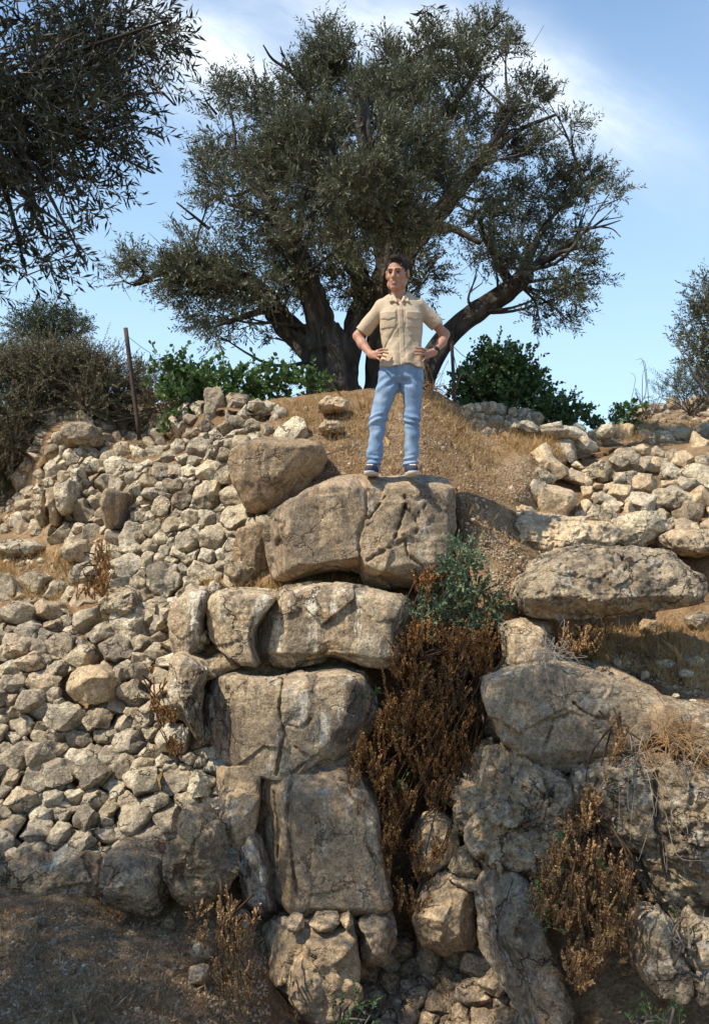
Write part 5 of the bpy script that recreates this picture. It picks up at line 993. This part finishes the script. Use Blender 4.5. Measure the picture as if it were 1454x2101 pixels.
def man():
    D = 7.80; base = P(805, 978, D); k_ = D/F/.00392
    # stand on the ledge boulder
    ledge = [o for o in COL.objects if o.get('label', '').startswith('big cracked brown')][0]; me = ledge.data
    LV = np.empty(len(me.vertices)*3, np.float32); me.vertices.foreach_get('co', LV); LV = LV.reshape(-1, 3)+np.array(ledge.location)
    zs = [LV[(np.abs(LV[:, 0]-base[0]-dx) < .05) & (np.abs(LV[:, 1]-base[1]+.02) < .12), 2].max() for dx in (-.15, .14)]
    base[2] = max(zs)-.016; print('man base', base, zs, 'wanted z', P(805, 978, D)[2])
    t = thing('person', 'man in khaki shirt and blue jeans standing hands on hips on the ledge boulder', 'person', tuple(base))
    def put(name, f, mat, parent=t, post=None):
        V, Fq = f.mesh(); 
        if post is not None: V = post(V)
        return obj(name, mesh_from(name, V, Fq, M[mat]), parent)
    # head frame
    hc = np.array([.040, -.020, 1.612]); fw = unit(np.array([-.32, -.93, -.17])); rt = unit(np.cross(fw, [0.03, 0, 1])); up = np.cross(rt, fw)
    Bm = np.stack([rt, fw, up]); H = lambda a, b, c: hc+rt*a*1.12+fw*b*1.06+up*c*1.06
    f = Field((-.36, -.24, -.01), (.50, .22, 1.80), .005)
    # trunk, legs and feet under the clothes
    f.loft([.80, .95, 1.10, 1.28, 1.40], [.07, .075, .07, .065, .06], [0, 0, 0, 0, .01], [.13, .12, .135, .135, .09], [.08, .075, .085, .085, .065], .03)
    f.cone((-.075, .01, 1.355), (.205, .01, 1.36), .040, .040, .03)
    for hx, kx, ax in ((-.005, -.113, -.150), (.145, .155, .141)):
        f.cone((hx, 0, .80), (kx, -.01, .45), .060, .042, .03); f.cone((kx, -.01, .45), (ax, .02, .09), .040, .032, .02); f.cone((ax, .03, .045), (ax-.005, -.06, .035), .024, .018, .02)
    f.cone((.052, .015, 1.38), H(0, -.012, -.045), .060, .054, .02)
    f.cone((.02, .02, 1.395), (-.04, .01, 1.375), .040, .025, .03); f.cone((.09, .02, 1.395), (.16, .01, 1.38), .040, .025, .03)
    # head
    f.ell(H(0, -.018, .035), (.075, .094, .092), .01, B=Bm); f.ell(H(0, .020, -.030), (.060, .070, .085), .03, B=Bm); f.ell(H(0, .030, -.082), (.046, .052, .040), .03, B=Bm)
    f.cone(H(-.015, .072, -.108), H(.015, .072, -.108), .017, .017, .025)
    for sx in (-1, 1):
        f.cone(H(sx*.012, .086, .024), H(sx*.045, .070, .024), .011, .009, .012); f.ell(H(sx*.042, .058, -.028), (.022, .020, .020), .02, B=Bm)
        f.ell(H(sx*.030, .098, .004), (.017, .016, .012), .012, 'sub', Bm); f.cone(H(sx*.050, .03, -.085), H(sx*.055, -.02, -.05), .018, .018, .03)
        f.ell(H(sx*.080, -.006, -.004), (.009, .020, .034), .006, B=Bm); f.ell(H(sx*.088, .004, .0), (.006, .010, .018), .004, 'sub', Bm)
    f.cone(H(0, .084, .016), H(0, .112, -.030), .008, .0125, .010); f.cone(H(-.012, .096, -.035), H(.012, .096, -.035), .008, .008, .008)
    f.cone(H(-.020, .082, -.060), H(.020, .082, -.060), .008, .008, .010); f.cone(H(-.017, .080, -.080), H(.017, .080, -.080), .008, .008, .010)
    for a, b in (((-.027, .088, -.066), (0, .098, -.072)), ((0, .098, -.072), (.027, .088, -.066))): f.cone(H(*a), H(*b), .0045, .0045, .004, 'sub')
    # arms, hands on the hips
    def finger(p, r0=.0095, r1=.0075):
        for a, b in zip(p[:-1], p[1:]): f.cone(a, b, r0, (r0+r1)/2, .004); r0 = (r0+r1)/2
    f.cone((-.095, .01, 1.350), (-.272, .085, 1.135), .045, .038, .03); f.cone((-.272, .085, 1.135), (-.235, .04, 1.06), .039, .038, .02); f.cone((-.235, .04, 1.06), (-.172, -.035, .962), .038, .026, .02)
    f.cone((.225, .01, 1.352), (.424, .085, 1.150), .045, .038, .03); f.cone((.424, .085, 1.150), (.396, .045, 1.075), .039, .038, .02); f.cone((.396, .045, 1.075), (.332, -.035, .985), .038, .026, .02)
    f.cone((-.172, -.035, .962), (-.118, -.105, .955), .026, .020, .015); f.cone((-.165, -.045, .945), (-.125, -.100, .925), .022, .018, .015)
    finger([(-.125, -.105, .972), (-.085, -.135, .978), (-.045, -.140, .972)]); finger([(-.120, -.110, .952), (-.080, -.140, .955), (-.040, -.145, .945)]); finger([(-.122, -.110, .934), (-.088, -.138, .930), (-.055, -.143, .918)]); finger([(-.128, -.105, .918), (-.108, -.128, .902), (-.092, -.134, .882)], .0085, .0065)
    finger([(-.160, -.050, .965), (-.150, -.02, .985), (-.135, .02, .990)], .011, .009)
    f.cone((.332, -.035, .985), (.268, -.105, .958), .026, .020, .015); f.cone((.325, -.045, .965), (.270, -.100, .930), .022, .018, .015)
    finger([(.272, -.108, .974), (.222, -.138, .986), (.172, -.145, .990)]); finger([(.266, -.112, .955), (.214, -.142, .964), (.166, -.149, .964)]); finger([(.266, -.112, .938), (.220, -.142, .940), (.176, -.148, .938)]); finger([(.272, -.106, .922), (.245, -.132, .905), (.232, -.136, .880)], .0085, .0065)
    finger([(.318, -.050, .985), (.315, -.02, 1.0), (.295, .02, 1.0)], .011, .009)
    put('body', f, 'skin')
    # shirt
    s = Field((-.36, -.24, .80), (.50, .24, 1.50), .005)
    s.loft([.835, .90, .98, 1.08, 1.20, 1.30, 1.385], [.078, .078, .080, .076, .070, .068, .065], [0, 0, 0, 0, 0, 0, .01], [.176, .170, .161, .157, .167, .166, .130], [.132, .126, .112, .108, .122, .122, .095], .02)
    s.cone((-.074, .01, 1.355), (.204, .01, 1.36), .058, .058, .05); s.cone((.0, .02, 1.40), (.11, .02, 1.40), .068, .068, .03)
    for a, b, rr in (((-.076, .01, 1.350), (-.240, .065, 1.160), .058), ((.210, .01, 1.354), (.362, .055, 1.218), .058)):
        a, b = np.array(a), np.array(b); dr = unit(b-a); c = Field(s.lo, s.lo+s.h*(s.n-1), s.h); c.cone(a, b+dr*.06, rr, rr+.004, .001)
        X, Y, Z = np.meshgrid(*[s.lo[i]+s.h*np.arange(s.n[i]) for i in range(3)], indexing='ij', sparse=True); pl = (X-b[0])*dr[0]+(Y-b[1])*dr[1]+(Z-b[2])*dr[2]
        s.comb(tuple(slice(None) for _ in range(3)), np.maximum(c.F, pl.astype(np.float32)), .02)
    s.cone((.052, -.16, 1.335), (.052, -.06, 1.43), .012, .050, .01, 'sub'); s.cone((.052, .01, 1.42), (.045, -.01, 1.50), .058, .066, .008, 'sub')
    X, Y, Z = np.meshgrid(*[s.lo[i]+s.h*np.arange(s.n[i]) for i in range(3)], indexing='ij'); q = np.stack([X.ravel(), Y.ravel(), Z.ravel()], 1); near = np.abs(s.F.ravel()) < .05; qn = q[near]
    x, y, z = qn.T; dd = np.zeros(len(qn)); front = y < -.03; cx = np.interp(z, [.85, 1.4], [.080, .055])
    dd -= .0035*(front & (np.abs(x-cx) < .017)); dd += .0025*(front & (np.abs(np.abs(x-cx)-.020) < .0035))
    for px_ in (-.035, .165):
        pk = front & (np.abs(x-px_) < .056) & (z > 1.155) & (z < 1.285); dd -= .005*pk
        fl = 1.235+.018*(1-np.minimum(1, np.abs(x-px_)/.056))*-1; dd -= .006*(front & (np.abs(x-px_) < .060) & (z > fl) & (z < 1.292))
    fold = .006*vnoise(np.c_[(x+z*.7)*12, y*6, z*3.5], 3)+.006*vnoise(np.c_[(x-z*.8)*18, y*6, z*4], 7)*np.clip((1.25-z)/.15, .2, 1)+.0015*vnoise(qn*45, 9)
    fold += .007*np.sin((x-.07)*62+z*9)*np.clip((1.06-z)/.15, 0, 1); tors = (x > -.10) & (x < .25); dd += fold*np.where(tors, 1, .8)
    dd += .006*np.exp(-((x-.02+(z-1.15)*-.55)/.010)**2)*((z < 1.18) & (z > .99) & front); dd += .006*np.exp(-((x-.15-(z-1.08)*-.6)/.010)**2)*((z < 1.10) & (z > .95) & front)
    Ff = s.F.ravel().copy(); Ff[near] += dd.astype(np.float32); hem = (.858+.012*np.sin((q[:, 0]-.05)*26)+.004*np.cos(q[:, 0]*50)-q[:, 2]).astype(np.float32); s.F = np.maximum(Ff, hem).reshape(s.n); s.F = s.F.astype(np.float32)
    sh = put('shirt', s, 'shirt')
    # collar flaps, buttons, epaulettes
    for sx, nm in ((-1, 'collar'), (1, 'collar')):
        c = Field((-.12, -.20, 1.30), (.24, .12, 1.48), .004); P0 = np.array([.052, 0, 0])
        c.cone(P0+[sx*.060, .02, 1.440], P0+[sx*.045, -.070, 1.410], .012, .013, .008); c.cone(P0+[sx*.045, -.070, 1.412], P0+[sx*.022, -.112, 1.362], .014, .010, .010); c.cone(P0+[sx*.060, -.060, 1.408], P0+[sx*.070, -.095, 1.368], .014, .008, .012); c.cone(P0+[sx*.040, -.09, 1.375], P0+[sx*.070, -.095, 1.370], .010, .008, .012)
        put(nm, c, 'shirt', sh)
    for i, z in enumerate((1.325, 1.245, 1.165, 1.085, 1.005, .93)):
        c = Field((-.02, -.2, z-.02), (.16, -.05, z+.02), .0025); cxz = float(np.interp(z, [.85, 1.4], [.080, .055])); i0 = ((np.array([cxz, -.2, z])-s.lo)/s.h).astype(int); col = s.F[i0[0], :, i0[2]]; yi = np.argmax(col < 0); c.ell((cxz, s.lo[1]+s.h*yi-.001, z), (.0065, .004, .0065), .001); put('button', c, 'shirt', sh)
    for a, b in (((-.010, .0, 1.440), (-.100, .01, 1.408)), ((.120, .0, 1.440), (.228, .01, 1.412))):
        c = Field((-.2, -.08, 1.36), (.32, .1, 1.50), .004); a, b = np.array(a), np.array(b); c.cone(a+[0, -.018, -.003], b+[0, -.016, -.006], .007, .007, .004); c.cone(a+[0, .018, -.003], b+[0, .016, -.006], .007, .007, .02); c.cone(a, b, .007, .007, .01); put('epaulette', c, 'shirt', sh)
    # jeans
    j = Field((-.26, -.22, .03), (.30, .22, .95), .005)
    j.loft([.725, .77, .82, .90, .935], [.068, .068, .068, .072, .074], [.01, .01, .01, 0, 0], [.150, .170, .172, .160, .150], [.07, .112, .122, .112, .105], .05, 2.2)
    for hx, kx, ax, rk, ra in ((-.018, -.113, -.150, .071, .062), (.150, .158, .142, .068, .060)):
        j.cone((hx, .0, .80), (hx*.7+kx*.3, -.005, .68), .094, .081, .02); j.cone((hx*.7+kx*.3, -.005, .68), (kx, -.012, .45), .081, rk-.008, .03); j.cone((kx, -.012, .45), (ax, .012, .085), rk-.008, ra-.005, .03)
    X, Y, Z = np.meshgrid(*[j.lo[i]+j.h*np.arange(j.n[i]) for i in range(3)], indexing='ij'); q = np.stack([X.ravel(), Y.ravel(), Z.ravel()], 1); Ff = j.F.ravel().copy(); near = np.abs(Ff) < .04; qn = q[near]; x, y, z = qn.T
    side = np.sign(x-.02); w = vnoise(np.c_[x*9, y*9, z*9], 4)
    dd = .005*np.sin(z*135+side*x*32+w*2.2)*np.exp(-((z-.435)/.055)**2)+.009*np.sin(z*150-side*x*25+w*2)*np.exp(-((z-.10)/.05)**2)+.006*vnoise(np.c_[x*10, y*10, z*22], 5)+.006*vnoise(np.c_[(x+z*side)*16, y*6, (z-x*side)*9], 6)
    dd += .006*np.sin((z+side*(x-.06)*.8)*75)*np.exp(-((z-.73)/.05)**2)*(y < 0); dd += .004*(np.abs(x-.07) < .004)*(z > .72)
    Ff[near] += dd.astype(np.float32); j.F = np.maximum(Ff, (.055+.01*np.sin(q[:, 0]*60)-q[:, 2]).astype(np.float32)).reshape(j.n).astype(np.float32); put('jeans', j, 'denim')
    # shoes
    for ax, dx in ((-.152, -.035), (.143, .012)):
        c = Field((ax-.12, -.28, -.03), (ax+.12, .14, .16), .005); c.cone((ax, .055, .045), (ax+dx*.5, -.05, .048), .042, .042, .03); c.cone((ax+dx*.5, -.05, .045), (ax+dx, -.155, .030), .044, .036, .03); c.cone((ax, .02, .06), (ax, .02, .11), .042, .040, .03)
        Zc = np.meshgrid(*[c.lo[i]+c.h*np.arange(c.n[i]) for i in range(3)], indexing='ij', sparse=True)[2]; c.F = np.maximum(c.F, (.018-Zc).astype(np.float32)); sho = put('shoe', c, 'shoe')
        c = Field((ax-.12, -.28, -.03), (ax+.12, .14, .08), .004); c.cone((ax, .055, .02), (ax+dx*.5, -.05, .02), .046, .047, .02); c.cone((ax+dx*.5, -.05, .02), (ax+dx, -.158, .02), .047, .042, .02)
        Zc = np.meshgrid(*[c.lo[i]+c.h*np.arange(c.n[i]) for i in range(3)], indexing='ij', sparse=True)[2]; c.F = np.maximum(c.F, np.maximum(-.004-Zc, Zc-.022).astype(np.float32)); put('sole', c, 'sole', sho)
        c = Field((ax-.12, -.24, .0), (ax+.12, .05, .14), .003)
        for v in (-.135, -.115, -.095, -.075): 
            cc = ax+dx*(.5+(-.05-v)/.21); hz = .083+(v+.075)*.22; c.cone((cc-.02, v, hz), (cc+.02, v, hz), .005, .005, .001)
        put('laces', c, 'sole', sho)
    # hair, brows, eyes, mouth, watch
    h = Field(hc-[.14, .15, .12], hc+[.14, .14, .18], .004); h.ell(H(0, -.024, .042), (.079, .099, .096), .01, B=Bm); h.ell(H(0, .048, .112), (.042, .034, .024), .02, B=Bm)
    h.ell(H(0, .092, -.012), (.068, .070, .092), .008, 'sub', Bm); h.ell(H(0, .05, -.09), (.12, .075, .09), .01, 'sub', Bm); h.ell(H(0, -.01, -.115), (.13, .13, .078), .01, 'sub', Bm)
    for sx in (-1, 1): h.ell(H(sx*.088, -.004, -.006), (.018, .026, .036), .005, 'sub', Bm)
    X, Y, Z = np.meshgrid(*[h.lo[i]+h.h*np.arange(h.n[i]) for i in range(3)], indexing='ij'); q = np.stack([X.ravel(), Y.ravel(), Z.ravel()], 1); h.F = (h.F.ravel()+.0035*vnoise(q*[90, 40, 60], 1)+.0015*vnoise(q*130, 2)).reshape(h.n).astype(np.float32); put('hair', h, 'hair')
    HV, _ = h.mesh(); rg = np.random.RandomState(4); HV = HV[rg.randint(len(HV), size=1400)]; dn = unit(HV-hc); dn = unit(dn*.6-fw*.25+up*.45+rg.normal(size=dn.shape)*.25)
    sv, sf = leaf_quads(HV-dn*.003, dn, rg.normal(size=dn.shape), .020, .0028, 9); obj('hair_strands', mesh_from('hair_strands', sv, sf, M['hair'], smooth=False), t)
    for sx in (-1, 1):
        c = Field(hc-[.12, .14, .03], hc+[.12, .1, .06], .003); c.cone(H(sx*.014, .0985, .026), H(sx*.044, .081, .028), .0045, .003, .001); put('eyebrow', c, 'hair')
        c = Field(hc-[.12, .14, .04], hc+[.12, .1, .05], .003); c.ell(H(sx*.030, .0765, .004), (.013, .013, .005), .001, B=Bm); put('eye', c, 'eye')
    c = Field(hc-[.1, .16, .12], hc+[.1, .05, -.03], .003); c.cone(H(-.016, .0835, -.067), H(0, .090, -.0705), .003, .0035, .001); c.cone(H(0, .090, -.0705), H(.016, .0835, -.067), .0035, .003, .001); put('teeth', c, 'teeth')
    c = Field(hc-[.1, .16, .12], hc+[.1, .05, -.03], .003); c.cone(H(-.020, .086, -.076), H(0, .0955, -.080), .0035, .0045, .001); c.cone(H(0, .0955, -.080), H(.020, .086, -.076), .0045, .0035, .001); put('lip', c, 'lip')
    T = Tubes(); cw = np.array([.338, -.028, .995]); ax_ = unit(np.array([.064, .08, .09])); u = unit(np.cross(ax_, [0, 0, 1])); v = np.cross(ax_, u); r = .031
    ring = [cw+r*(math.cos(a)*u+math.sin(a)*v) for a in np.linspace(0, 2*math.pi, 17)]; T.add(ring, [.009]*17, sides=6, k=2); wch = obj('wristwatch', T.mesh('wristwatch', M['black'], (0, 0, 0)), t)
    c = Field(cw-.05, cw+.05, .003); c.ell(cw+unit(np.array([.1, -1, .2]))*.034, (.016, .007, .016), .001); put('dial', c, 'black', wch)
man()
